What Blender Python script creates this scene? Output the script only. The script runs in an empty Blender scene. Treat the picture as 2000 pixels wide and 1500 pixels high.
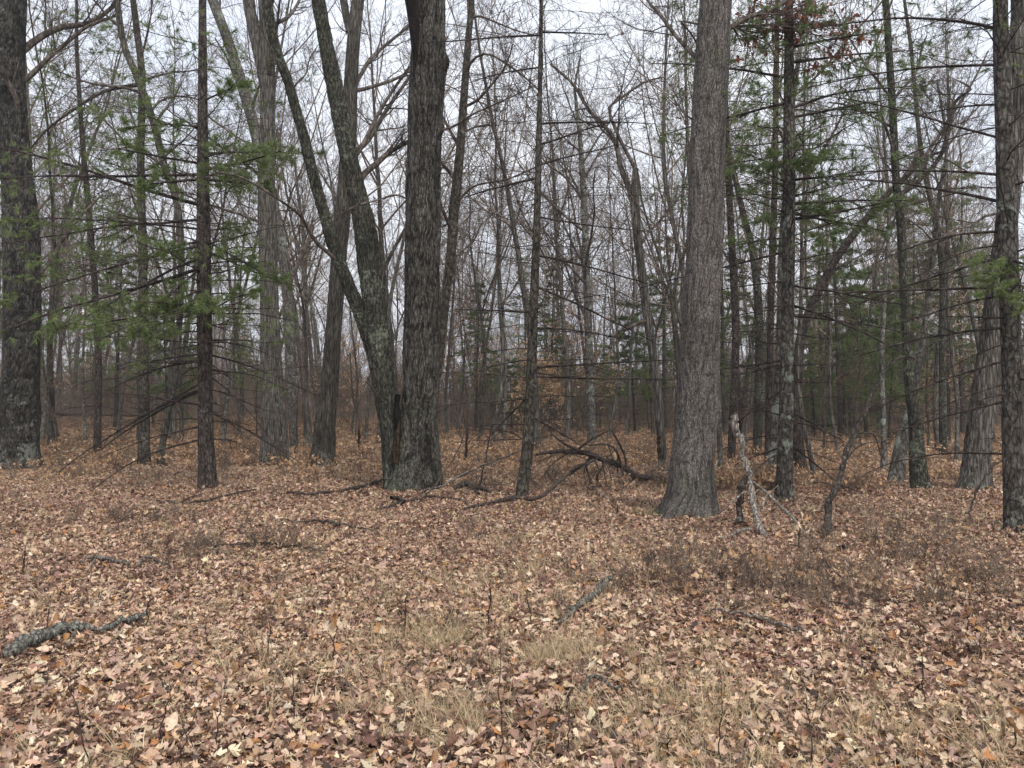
import bpy, math, random
import numpy as np
from mathutils import Vector

R = math.radians
SC = bpy.context.scene
COL = SC.collection
rng = np.random.default_rng(11)

# ------------------------------------------------------------------ camera
CAM_H, PITCH, F = 1.6, R(1.5), 1511.0
cd = bpy.data.cameras.new('camera'); cam = bpy.data.objects.new('camera', cd); COL.objects.link(cam)
cam.location = (0, 0, CAM_H); cam.rotation_euler = (R(90) + PITCH, 0, 0)
cd.sensor_width = 36; cd.lens = F / 2000 * 36; cd.clip_start = 0.05; cd.clip_end = 2000
SC.camera = cam

# ------------------------------------------------------------------ light
SUN_EL, SUN_AZ = R(50), R(155)          # azimuth measured clockwise from +Y
w = bpy.data.worlds.new('World'); SC.world = w; w.use_nodes = True
nt = w.node_tree; nt.nodes.clear()
o_ = nt.nodes.new('ShaderNodeOutputWorld'); bg = nt.nodes.new('ShaderNodeBackground'); bg.inputs[1].default_value = 0.1
sky = nt.nodes.new('ShaderNodeTexSky'); sky.sky_type = 'NISHITA'; sky.sun_disc = False
sky.sun_elevation = SUN_EL; sky.sun_rotation = SUN_AZ; sky.dust_density = 3
mx = nt.nodes.new('ShaderNodeMix'); mx.data_type = 'RGBA'; mx.inputs[0].default_value = 0.93
tc = nt.nodes.new('ShaderNodeTexCoord'); nz = nt.nodes.new('ShaderNodeTexNoise'); nz.inputs['Scale'].default_value = 2.2
nz.inputs['Detail'].default_value = 5
mp = nt.nodes.new('ShaderNodeMapping'); mp.inputs['Scale'].default_value = (1, 1, 2.2)
cr = nt.nodes.new('ShaderNodeValToRGB')
cr.color_ramp.elements[0].position = 0.32; cr.color_ramp.elements[0].color = (0.57, 0.615, 0.71, 1)
cr.color_ramp.elements[1].position = 0.68; cr.color_ramp.elements[1].color = (0.83, 0.85, 0.895, 1)
ml = nt.nodes.new('ShaderNodeVectorMath'); ml.operation = 'SCALE'; ml.inputs['Scale'].default_value = 10.0
nt.links.new(tc.outputs['Generated'], mp.inputs[0]); nt.links.new(mp.outputs[0], nz.inputs['Vector'])
nt.links.new(nz.outputs[0], cr.inputs[0]); nt.links.new(cr.outputs[0], ml.inputs[0])
nt.links.new(sky.outputs[0], mx.inputs[6]); nt.links.new(ml.outputs[0], mx.inputs[7])
nt.links.new(mx.outputs[2], bg.inputs[0]); nt.links.new(bg.outputs[0], o_.inputs[0])
ld = bpy.data.lights.new('sun', 'SUN'); ld.energy = 1.5; ld.angle = R(10); ld.color = (1, 0.945, 0.87)
sun = bpy.data.objects.new('sun', ld); COL.objects.link(sun)
sd = Vector((math.sin(SUN_AZ) * math.cos(SUN_EL), math.cos(SUN_AZ) * math.cos(SUN_EL), math.sin(SUN_EL)))
sun.rotation_euler = sd.to_track_quat('Z', 'Y').to_euler()
SC.view_settings.view_transform = 'Standard'; SC.view_settings.look = 'None'
SC.view_settings.exposure = 0.74; SC.view_settings.gamma = 1
SC.cycles.max_bounces = 5; SC.cycles.diffuse_bounces = 3; SC.cycles.transparent_max_bounces = 4

# ------------------------------------------------------------------ helpers
def ray(px, py):
    x, y, z = (px - 1000) / F, 1.0, (750 - py) / F
    c, s = math.cos(PITCH), math.sin(PITCH)
    return np.array([x, y * c - z * s, y * s + z * c])

def gz(x, y):
    x = np.asarray(x, float); y = np.asarray(y, float)
    z = 0.035 * np.sin(x * 0.9 + 0.4 * y) * np.sin(y * 0.7 - 0.3 * x + 1) + 0.02 * np.sin(2.3 * x + 1.7 * y) * np.sin(1.9 * y - x)
    far = np.clip((y - 24) / 40, 0, 1)
    z = z + far * (0.25 * np.sin(x * 0.11 + y * 0.07) + 0.12 * np.sin(x * 0.31 - 1))
    bank = 1 / (1 + np.exp(-np.clip((y - 44 - 0.12 * x) / 1.2, -30, 30))) / (1 + np.exp(np.clip((x + 9) / 3, -30, 30)))
    return z + 0.45 * bank

def at(px, py, Y):
    """world point seen at a pixel of the 2000 x 1500 photograph, Y metres away"""
    d = ray(px, py); return np.array([0, 0, CAM_H]) + d * (Y / d[1])

def on_ground(px, py):
    d = ray(px, py); t = -CAM_H / d[2]
    for _ in range(6):
        p = d * t; t = (float(gz(p[0], p[1])) - CAM_H) / d[2]
    p = d * t; return np.array([p[0], p[1], CAM_H + p[2]])

def depth_of(py): return float(on_ground(1000, py)[1])

def mesh_from(name, verts, quads=None, tris=None, mat=None, smooth=True, attrs=None):
    me = bpy.data.meshes.new(name)
    verts = np.asarray(verts, np.float32).reshape(-1, 3)
    me.vertices.add(len(verts)); me.vertices.foreach_set('co', verts.ravel())
    q = np.zeros((0, 4), np.int32) if quads is None else np.asarray(quads, np.int32).reshape(-1, 4)
    t = np.zeros((0, 3), np.int32) if tris is None else np.asarray(tris, np.int32).reshape(-1, 3)
    li = np.concatenate([q.ravel(), t.ravel()])
    me.loops.add(len(li)); me.loops.foreach_set('vertex_index', li)
    me.polygons.add(len(q) + len(t))
    me.polygons.foreach_set('loop_start', np.concatenate([np.arange(len(q)) * 4, len(q) * 4 + np.arange(len(t)) * 3]).astype(np.int32))
    me.update(calc_edges=True)
    if smooth: me.shade_smooth()
    for k, v in (attrs or {}).items():
        v = np.asarray(v, np.float32)
        if v.ndim == 1:
            a = me.attributes.new(k, 'FLOAT', 'POINT'); a.data.foreach_set('value', v)
        else:
            a = me.attributes.new(k, 'FLOAT_COLOR', 'POINT'); a.data.foreach_set('color', v.ravel())
    if mat: me.materials.append(mat)
    return me

class MB:
    """collects tubes and tufts and links them as one mesh object"""
    def __init__(s): s.v = []; s.q = []; s.t = []; s.n = 0
    def add(s, v, q=None, t=None):
        v = np.asarray(v, float).reshape(-1, 3)
        if q is not None: s.q.append(np.asarray(q).reshape(-1, 4) + s.n)
        if t is not None: s.t.append(np.asarray(t).reshape(-1, 3) + s.n)
        s.v.append(v); s.n += len(v)
    def tubes(s, P, Rr, sides=3):
        if len(P) == 0: return
        v, q = tube_batch(P, Rr, sides); s.add(v, q)
    def build(s, name, mat, parent=None, origin=(0, 0, 0), smooth=True):
        V = np.concatenate(s.v) - np.asarray(origin)
        me = mesh_from(name, V, np.concatenate(s.q) if s.q else None, np.concatenate(s.t) if s.t else None, mat, smooth)
        o = bpy.data.objects.new(name, me); COL.objects.link(o)
        if parent is not None: o.parent = parent
        else: o.location = origin
        return o

def tube_batch(P, Rr, sides):
    P = np.asarray(P, float); Rr = np.asarray(Rr, float)
    B, N, _ = P.shape
    T = np.gradient(P, axis=1); T /= np.linalg.norm(T, axis=2, keepdims=True) + 1e-9
    D = P[:, -1] - P[:, 0]
    ref = np.zeros((B, 3)); ref[np.arange(B), np.argmin(np.abs(D), axis=1)] = 1
    U = np.cross(T, ref[:, None, :]); U /= np.linalg.norm(U, axis=2, keepdims=True) + 1e-9
    W = np.cross(T, U)
    a = np.arange(sides) * 2 * np.pi / sides
    V = P[:, :, None, :] + Rr[:, :, None, None] * (np.cos(a)[None, None, :, None] * U[:, :, None, :] + np.sin(a)[None, None, :, None] * W[:, :, None, :])
    i = np.arange(N - 1)[:, None]; j = np.arange(sides)[None, :]; j2 = (j + 1) % sides
    q = np.stack([i * sides + j, i * sides + j2, (i + 1) * sides + j2, (i + 1) * sides + j], -1).reshape(-1, 4)
    Q = (q[None] + (np.arange(B) * N * sides)[:, None, None]).reshape(-1, 4)
    return V.reshape(-1, 3), Q

def resample(pts, n, extra=None):
    """Catmull-Rom through points, n samples even in arc length; extra columns follow"""
    A = np.asarray(pts, float)
    E = np.asarray(extra, float)[:, None] if extra is not None else np.zeros((len(A), 1))
    X = np.hstack([A, E]); Xp = np.vstack([2 * X[0] - X[1], X, 2 * X[-1] - X[-2]])
    out = []
    for i in range(len(X) - 1):
        p0, p1, p2, p3 = Xp[i:i + 4]
        t = np.linspace(0, 1, 13)[:-1, None] if i < len(X) - 2 else np.linspace(0, 1, 13)[:, None]
        out.append(0.5 * (2 * p1 + (p2 - p0) * t + (2 * p0 - 5 * p1 + 4 * p2 - p3) * t ** 2 + (3 * p1 - p0 - 3 * p2 + p3) * t ** 3))
    C = np.vstack(out); s = np.concatenate([[0], np.cumsum(np.linalg.norm(np.diff(C[:, :3], axis=0), axis=1))])
    u = np.linspace(0, s[-1], n)
    r = np.stack([np.interp(u, s, C[:, k]) for k in range(4)], 1)
    return r[:, :3], r[:, 3], s[-1]

def noise2(u, v, nu, nv, seed):
    """value noise, periodic in u (0..1)"""
    g = np.random.default_rng(seed).random((nu, nv + 2))
    x = (u % 1) * nu; y = np.clip(v, 0, 0.99999) * nv
    i = np.floor(x).astype(int) % nu; j = np.floor(y).astype(int); fx = x - np.floor(x); fy = y - j
    fx = fx * fx * (3 - 2 * fx); fy = fy * fy * (3 - 2 * fy); i2 = (i + 1) % nu
    return (g[i, j] * (1 - fx) + g[i2, j] * fx) * (1 - fy) + (g[i, j + 1] * (1 - fx) + g[i2, j + 1] * fx) * fy

def grow(S, D, L, n, wig, trop, r):
    """batch of wandering polylines from S along D of length L"""
    B = len(S); P = np.zeros((B, n, 3)); P[:, 0] = S; d = D.copy()
    st = (L / (n - 1))[:, None]
    for k in range(1, n):
        d = d + r.normal(0, wig, (B, 3)); d[:, 2] += trop
        d /= np.linalg.norm(d, axis=1, keepdims=True) + 1e-9
        P[:, k] = P[:, k - 1] + d * st
    return P

def spawn(P, Rr, c, n, t0, ang, lr, rr, wig, trop, r, minr=0.003, maxr=9, tip=0.35, t1=1.0, taper_len=0.55, L=None):
    B, N, _ = P.shape
    if L is None: L = np.linalg.norm(np.diff(P, axis=1), axis=2).sum(1)
    t = t0 + (t1 - t0) * (np.arange(c)[None] + r.random((B, c))) / c
    f = t * (N - 1); i = np.clip(f.astype(int), 0, N - 2); w_ = (f - i)[..., None]
    b = np.arange(B)[:, None]
    S = P[b, i] * (1 - w_) + P[b, i + 1] * w_
    Rs = Rr[b, i] * (1 - w_[..., 0]) + Rr[b, i + 1] * w_[..., 0]
    T = P[b, i + 1] - P[b, i]; T = (T / (np.linalg.norm(T, axis=2, keepdims=True) + 1e-9)).reshape(-1, 3)
    Q = np.cross(T, r.normal(0, 1, T.shape)); Q /= np.linalg.norm(Q, axis=1, keepdims=True) + 1e-9
    a = r.normal(ang, ang * 0.25, len(T))[:, None]
    D = np.cos(a) * T + np.sin(a) * Q
    Ls = (L[:, None] * lr * (1 - taper_len * (t - t0) / max(1e-6, t1 - t0)) * r.uniform(0.55, 1.25, t.shape)).ravel()
    r0 = np.clip((Rs * rr).ravel(), minr, maxr)
    Pc = grow(S.reshape(-1, 3), D, Ls, n, wig, trop, r)
    Rc = r0[:, None] * np.linspace(1, tip, n)[None]
    return Pc, np.maximum(Rc, minr * 0.6)

def tufts(mb, S, D, r, K=16, L=0.09, W=0.003, spread=0.5):
    """bundles of needles: one slim triangle each"""
    M = len(S)
    if M == 0: return
    D = D / (np.linalg.norm(D, axis=1, keepdims=True) + 1e-9)
    nd = D[:, None, :] + r.normal(0, spread, (M, K, 3)); nd /= np.linalg.norm(nd, axis=2, keepdims=True)
    base = S[:, None, :] - D[:, None, :] * r.uniform(0, L * 0.7, (M, K, 1))
    side = np.cross(nd, r.normal(0, 1, (M, K, 3))); side /= np.linalg.norm(side, axis=2, keepdims=True) + 1e-9
    l = L * r.uniform(0.7, 1.15, (M, K, 1))
    tip = base + nd * l; tip[..., 2] -= 0.15 * l[..., 0]
    V = np.stack([base - side * W, base + side * W, tip], 2)
    mb.add(V, t=np.arange(M * K * 3))

def tag(o, label=None, cat=None, group=None, kind=None):
    if label: o['label'] = label
    if cat: o['category'] = cat
    if group: o['group'] = group
    if kind: o['kind'] = kind
    return o

def thing(name, label, cat, loc, group=None):
    o = bpy.data.objects.new(name, None); o.empty_display_size = 0.2; COL.objects.link(o)
    o.location = tuple(float(c) for c in loc); return tag(o, label, cat, group)

def dup(root, loc, rz, sc, label, group, cat=None):
    r_ = root.copy(); COL.objects.link(r_); r_.location = loc; r_.rotation_euler = (0, 0, rz)
    r_.scale = sc if isinstance(sc, tuple) else (sc,) * 3
    r_['label'] = label; r_['group'] = group
    for ch in list(root.children):
        c = ch.copy(); COL.objects.link(c); c.parent = r_
    return r_

# ------------------------------------------------------------------ materials
def mat_new(name):
    m = bpy.data.materials.new(name); m.use_nodes = True
    n = m.node_tree; return m, n, n.nodes['Principled BSDF'], n.nodes, n.links

def ramp(ns, stops):
    c = ns.new('ShaderNodeValToRGB'); e = c.color_ramp.elements
    e[0].position, e[0].color = stops[0][0], (*stops[0][1], 1)
    e[1].position, e[1].color = stops[-1][0], (*stops[-1][1], 1)
    for p, col in stops[1:-1]:
        k = e.new(p); k.color = (*col, 1)
    return c

def bark(name, cols, lichen=None, lamount=0.6, scale=14, stretch=0.14, bump=0.5, foot=None, ridge=False, lscale=7, dist=0.03, crack=0.45):
    m, n, b, ns, ln = mat_new(name)
    tc = ns.new('ShaderNodeTexCoord'); oi = ns.new('ShaderNodeObjectInfo')
    ad = ns.new('ShaderNodeVectorMath'); ad.operation = 'ADD'
    off = ns.new('ShaderNodeVectorMath'); off.operation = 'SCALE'; off.inputs[0].default_value = (37, 17, 71)
    ln.new(oi.outputs['Random'], off.inputs['Scale']); ln.new(tc.outputs['Object'], ad.inputs[0]); ln.new(off.outputs[0], ad.inputs[1])
    mp = ns.new('ShaderNodeMapping'); mp.inputs['Scale'].default_value = (scale, scale, scale * stretch)
    ln.new(ad.outputs[0], mp.inputs[0])
    a = ns.new('ShaderNodeTexNoise'); a.inputs['Scale'].default_value = 1.0; a.inputs['Detail'].default_value = 6; a.inputs['Roughness'].default_value = 0.65
    a.inputs['Distortion'].default_value = 0.6
    ln.new(mp.outputs[0], a.inputs['Vector'])
    src = a.outputs[0]
    if ridge:
        at_ = ns.new('ShaderNodeAttribute'); at_.attribute_name = 'ridge'
        mm = ns.new('ShaderNodeMath'); mm.operation = 'MULTIPLY_ADD'; mm.inputs[1].default_value = 0.26; mm.inputs[2].default_value = 0.03
        ln.new(at_.outputs['Fac'], mm.inputs[0])
        m2 = ns.new('ShaderNodeMath'); m2.operation = 'MULTIPLY_ADD'; m2.inputs[1].default_value = 0.62
        ln.new(a.outputs[0], m2.inputs[0]); ln.new(mm.outputs[0], m2.inputs[2]); src = m2.outputs[0]
    c = ramp(ns, [(0.34, cols[0]), (0.47, cols[1]), (0.64, cols[2])]); ln.new(src, c.inputs[0])
    colr = c.outputs[0]
    wd = ns.new('ShaderNodeVectorMath'); wd.operation = 'SCALE'; wd.inputs['Scale'].default_value = 0.9; ln.new(a.outputs['Color'], wd.inputs[0])
    wa = ns.new('ShaderNodeVectorMath'); wa.operation = 'ADD'; ln.new(mp.outputs[0], wa.inputs[0]); ln.new(wd.outputs[0], wa.inputs[1])
    vo = ns.new('ShaderNodeTexVoronoi'); vo.feature = 'DISTANCE_TO_EDGE'; vo.inputs['Scale'].default_value = 0.8; ln.new(wa.outputs[0], vo.inputs['Vector'])
    ck = ns.new('ShaderNodeMapRange'); ck.inputs[1].default_value = 0.0; ck.inputs[2].default_value = 0.2; ck.inputs[3].default_value = crack; ck.inputs[4].default_value = 1.12; ln.new(vo.outputs['Distance'], ck.inputs[0])
    fn = ns.new('ShaderNodeTexNoise'); fn.inputs['Scale'].default_value = 70; fn.inputs['Detail'].default_value = 3; ln.new(ad.outputs[0], fn.inputs['Vector'])
    fm = ns.new('ShaderNodeMapRange'); fm.inputs[1].default_value = .3; fm.inputs[2].default_value = .7; fm.inputs[3].default_value = .7; fm.inputs[4].default_value = 1.3; ln.new(fn.outputs[0], fm.inputs[0])
    cf = ns.new('ShaderNodeMath'); cf.operation = 'MULTIPLY'; ln.new(ck.outputs[0], cf.inputs[0]); ln.new(fm.outputs[0], cf.inputs[1])
    s0 = ns.new('ShaderNodeVectorMath'); s0.operation = 'SCALE'; ln.new(colr, s0.inputs[0]); ln.new(cf.outputs[0], s0.inputs['Scale']); colr = s0.outputs[0]
    big = ns.new('ShaderNodeTexNoise'); big.inputs['Scale'].default_value = 1.3; big.inputs['Detail'].default_value = 3
    ln.new(ad.outputs[0], big.inputs['Vector'])
    hv = ns.new('ShaderNodeMapRange'); hv.inputs[1].default_value = 0.3; hv.inputs[2].default_value = 0.7; hv.inputs[3].default_value = 0.72; hv.inputs[4].default_value = 1.25
    ln.new(big.outputs[0], hv.inputs[0])
    sc_ = ns.new('ShaderNodeVectorMath'); sc_.operation = 'SCALE'; ln.new(colr, sc_.inputs[0]); ln.new(hv.outputs[0], sc_.inputs['Scale']); colr = sc_.outputs[0]
    if lichen:
        l1 = ns.new('ShaderNodeTexNoise'); l1.inputs['Scale'].default_value = lscale; l1.inputs['Detail'].default_value = 8; l1.inputs['Roughness'].default_value = 0.7
        ln.new(ad.outputs[0], l1.inputs['Vector'])
        l2 = ns.new('ShaderNodeTexNoise'); l2.inputs['Scale'].default_value = 1.7; ln.new(ad.outputs[0], l2.inputs['Vector'])
        sm = ns.new('ShaderNodeMath'); sm.operation = 'MULTIPLY_ADD'; sm.inputs[1].default_value = 0.5
        ln.new(l2.outputs[0], sm.inputs[0]); ln.new(l1.outputs[0], sm.inputs[2])
        top = sm.outputs[0]
        if foot is not None:   # lichen and moss grow on the lowest part of the trunk
            sx = ns.new('ShaderNodeSeparateXYZ'); ln.new(tc.outputs['Object'], sx.inputs[0])
            fr = ns.new('ShaderNodeMapRange'); fr.inputs[1].default_value = foot; fr.inputs[2].default_value = 0.0; fr.inputs[3].default_value = 0; fr.inputs[4].default_value = 0.10
            ln.new(sx.outputs[2], fr.inputs[0])
            s2 = ns.new('ShaderNodeMath'); s2.operation = 'ADD'; ln.new(top, s2.inputs[0]); ln.new(fr.outputs[0], s2.inputs[1]); top = s2.outputs[0]
        rr = ns.new('ShaderNodeMapRange'); th = 1.04 - 0.25 * lamount; rr.inputs[1].default_value = th - 0.02; rr.inputs[2].default_value = th + 0.06; rr.inputs[4].default_value = 0.75
        ln.new(top, rr.inputs[0])
        mxn = ns.new('ShaderNodeMix'); mxn.data_type = 'RGBA'; ln.new(rr.outputs[0], mxn.inputs[0]); ln.new(colr, mxn.inputs[6]); mxn.inputs[7].default_value = (*lichen, 1)
        colr = mxn.outputs[2]
    ln.new(colr, b.inputs['Base Color'])
    bp = ns.new('ShaderNodeBump'); bp.inputs['Strength'].default_value = bump; bp.inputs['Distance'].default_value = dist
    hh = ns.new('ShaderNodeMath'); hh.operation = 'ADD'; ln.new(a.outputs[0], hh.inputs[0]); ln.new(ck.outputs[0], hh.inputs[1]); ln.new(hh.outputs[0], bp.inputs['Height']); ln.new(bp.outputs[0], b.inputs['Normal'])
    b.inputs['Roughness'].default_value = 0.92; b.inputs['Specular IOR Level'].default_value = 0.15
    return m

M = {}
M['maple'] = bark('maple_bark', [(.024, .021, .017), (.08, .072, .061), (.165, .152, .132)], (.15, .17, .115), 0.6, 36, .26, 1, foot=2.8, ridge=True, lscale=14)
M['mossy'] = bark('mossy_bark', [(.02, .019, .014), (.06, .058, .044), (.11, .108, .085)], (.21, .235, .17), 0.8, 26, .3, .9, lscale=16)
M['oak'] = bark('grey_bark', [(.07, .061, .053), (.15, .134, .12), (.235, .213, .193)], (.10, .125, .07), 0.5, 58, .34, .8, foot=1.6, ridge=True, lscale=20, crack=.5)
M['pine'] = bark('dark_pine_bark', [(.018, .014, .012), (.06, .047, .04), (.12, .10, .088)], (.22, .24, .2), 0.42, 22, .4, .8)
M['pine_grey'] = bark('lichened_pine_bark', [(.022, .019, .016), (.075, .066, .056), (.15, .135, .118)], (.27, .30, .25), 0.72, 22, .4, .8)
M['left'] = bark('old_cherry_bark', [(.016, .014, .012), (.052, .047, .04), (.115, .106, .095)], (.25, .27, .23), 0.62, 30, .25, 1, foot=2.5, ridge=True, lscale=12)
M['dead'] = bark('dead_conifer_bark', [(.02, .017, .013), (.062, .053, .042), (.12, .107, .088)], (.22, .24, .19), 0.5, 22, .4, .6, foot=1.2)
M['grey_tree'] = bark('mid_grey_bark', [(.036, .032, .027), (.115, .103, .088), (.21, .19, .165)], (.24, .26, .21), 0.55, 26, .1, .9, foot=1.0, lscale=12)
M['brown_tree'] = bark('mid_brown_bark', [(.026, .022, .018), (.08, .07, .057), (.145, .13, .108)], (.2, .22, .17), 0.5, 26, .12, .9, foot=1.2, lscale=12)
M['pale_tree'] = bark('pale_blotched_bark', [(.045, .04, .034), (.11, .10, .086), (.19, .175, .15)], (.27, .30, .25), 0.85, 16, .4, .5, lscale=5)
M['twig'] = bark('twig_bark', [(.045, .035, .029), (.095, .077, .064), (.16, .132, .112)], None, 0, 9, .5, .2)
M['twig_hazed'] = bark('hazed_twig_bark', [(.10, .075, .055), (.20, .155, .118), (.30, .24, .185)], None, 0, 9, .5, .2)  # twig colour lightened: distance haze is painted into it
M['twig_dark'] = bark('dead_twig_bark', [(.02, .014, .012), (.045, .034, .03), (.09, .07, .062)], None, 0, 9, .5, .2)
M['twig_warm'] = bark('red_brown_twig_bark', [(.07, .045, .034), (.15, .10, .075), (.24, .17, .13)], None, 0, 9, .5, .2)
M['stick'] = bark('weathered_stick_wood', [(.045, .035, .028), (.15, .125, .105), (.30, .26, .22)], (.34, .37, .33), 0.4, 40, .6, .5)
M['stick_dark'] = bark('dark_stick_bark', [(.02, .015, .012), (.065, .05, .042), (.14, .115, .10)], (.3, .32, .29), 0.35, 40, .6, .5)
M['lichen_stick'] = bark('lichen_covered_bark', [(.07, .062, .052), (.18, .168, .145), (.30, .285, .25)], (.36, .37, .31), 1.0, 40, .6, .9, lscale=30)
M['sapling_bark'] = bark('lichen_spotted_sapling_bark', [(.02, .016, .013), (.06, .05, .042), (.12, .105, .09)], (.27, .29, .25), .75, 30, .5, .6, lscale=9)
M['pale_wood'] = bark('bleached_wood', [(.08, .068, .056), (.25, .22, .19), (.42, .38, .33)], None, 0, 30, .15, .8)
M['brush_twig'] = bark('brown_brush_twig_bark', [(.05, .032, .024), (.13, .085, .062), (.22, .155, .12)], None, 0, 9, .5, .2)
M['rotten'] = bark('rotten_orange_wood', [(.014, .01, .007), (.042, .028, .018), (.085, .06, .04)], None, 0, 20, .2, .8)
M['cavity'] = bark('shaded_hollow_wood', [(.004, .003, .003), (.01, .008, .007), (.03, .02, .018)], None, 0, 20, .2, .8)  # near-black: the shade inside hollows is put into this colour

def leafmat(name, attr='INSTANCER', trans=0.25, fixed=None, rough=0.6, cname='col'):
    m, n, b, ns, ln = mat_new(name)
    if fixed is None:
        a = ns.new('ShaderNodeAttribute'); a.attribute_type = attr; a.attribute_name = cname; src = a.outputs['Color']
    else:
        oi = ns.new('ShaderNodeObjectInfo'); g_ = ns.new('ShaderNodeNewGeometry')
        nz0 = ns.new('ShaderNodeTexNoise'); nz0.inputs['Scale'].default_value = 2.5; nz0.inputs['Detail'].default_value = 2
        tc0 = ns.new('ShaderNodeTexCoord'); ln.new(tc0.outputs['Object'], nz0.inputs['Vector'])
        sm = ns.new('ShaderNodeMath'); sm.operation = 'MULTIPLY_ADD'; sm.inputs[1].default_value = 0.45
        ln.new(g_.outputs['Random Per Island'], sm.inputs[0]); ln.new(nz0.outputs[0], sm.inputs[2])
        c_ = ramp(ns, [(0.35, fixed[0]), (0.68, fixed[1]), (1.0, fixed[2])]); ln.new(sm.outputs[0], c_.inputs[0]); src = c_.outputs[0]
    tc = ns.new('ShaderNodeTexCoord'); nz = ns.new('ShaderNodeTexNoise'); nz.inputs['Scale'].default_value = 22; nz.inputs['Detail'].default_value = 4
    ln.new(tc.outputs['Object'], nz.inputs['Vector'])
    mr = ns.new('ShaderNodeMapRange'); mr.inputs[1].default_value = .3; mr.inputs[2].default_value = .7; mr.inputs[3].default_value = .7; mr.inputs[4].default_value = 1.25
    ln.new(nz.outputs[0], mr.inputs[0])
    s = ns.new('ShaderNodeVectorMath'); s.operation = 'SCALE'; ln.new(src, s.inputs[0]); ln.new(mr.outputs[0], s.inputs['Scale'])
    ln.new(s.outputs[0], b.inputs['Base Color']); b.inputs['Roughness'].default_value = rough; b.inputs['Specular IOR Level'].default_value = 0.35
    if trans:
        tr = ns.new('ShaderNodeBsdfTranslucent'); ln.new(s.outputs[0], tr.inputs[0])
        mxs = ns.new('ShaderNodeMixShader'); mxs.inputs[0].default_value = trans
        ln.new(b.outputs[0], mxs.inputs[1]); ln.new(tr.outputs[0], mxs.inputs[2]); ln.new(mxs.outputs[0], ns['Material Output'].inputs[0])
    return m
M['leaf'] = leafmat('dry_leaf', trans=0.12)
M['leaf_part'] = leafmat('dry_leaf_single', attr='OBJECT', trans=0.12)
M['straw'] = leafmat('dry_grass_straw', fixed=[(.30, .22, .12), (.50, .39, .23), (.70, .58, .38)], trans=0.2)
M['needle'] = leafmat('pine_needles', fixed=[(.09, .13, .04), (.16, .215, .07), (.25, .31, .12)], trans=0.4)
M['needle_blue'] = leafmat('blue_green_needles', fixed=[(.08, .12, .04), (.155, .215, .08), (.25, .31, .13)], trans=0.4)
M['needle_hazed'] = leafmat('hazed_needles', fixed=[(.08, .115, .04), (.15, .20, .07), (.23, .28, .115)], trans=0.4)  # greens lifted so that haze over distance sits in the colour
M['beech'] = leafmat('clinging_beech_leaves', fixed=[(.30, .16, .08), (.50, .31, .17), (.72, .53, .34)], trans=0.3)
M['redleaf'] = leafmat('clinging_oak_leaves', fixed=[(.10, .03, .018), (.2, .065, .035), (.32, .12, .06)], trans=0.3)
M['brushleaf'] = leafmat('low_brush_leaves', fixed=[(.28, .14, .07), (.50, .29, .15), (.72, .50, .30)], trans=0.3)
M['moss'] = leafmat('green_moss', fixed=[(.05, .065, .02), (.10, .12, .04), (.16, .175, .07)], trans=0)

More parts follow.
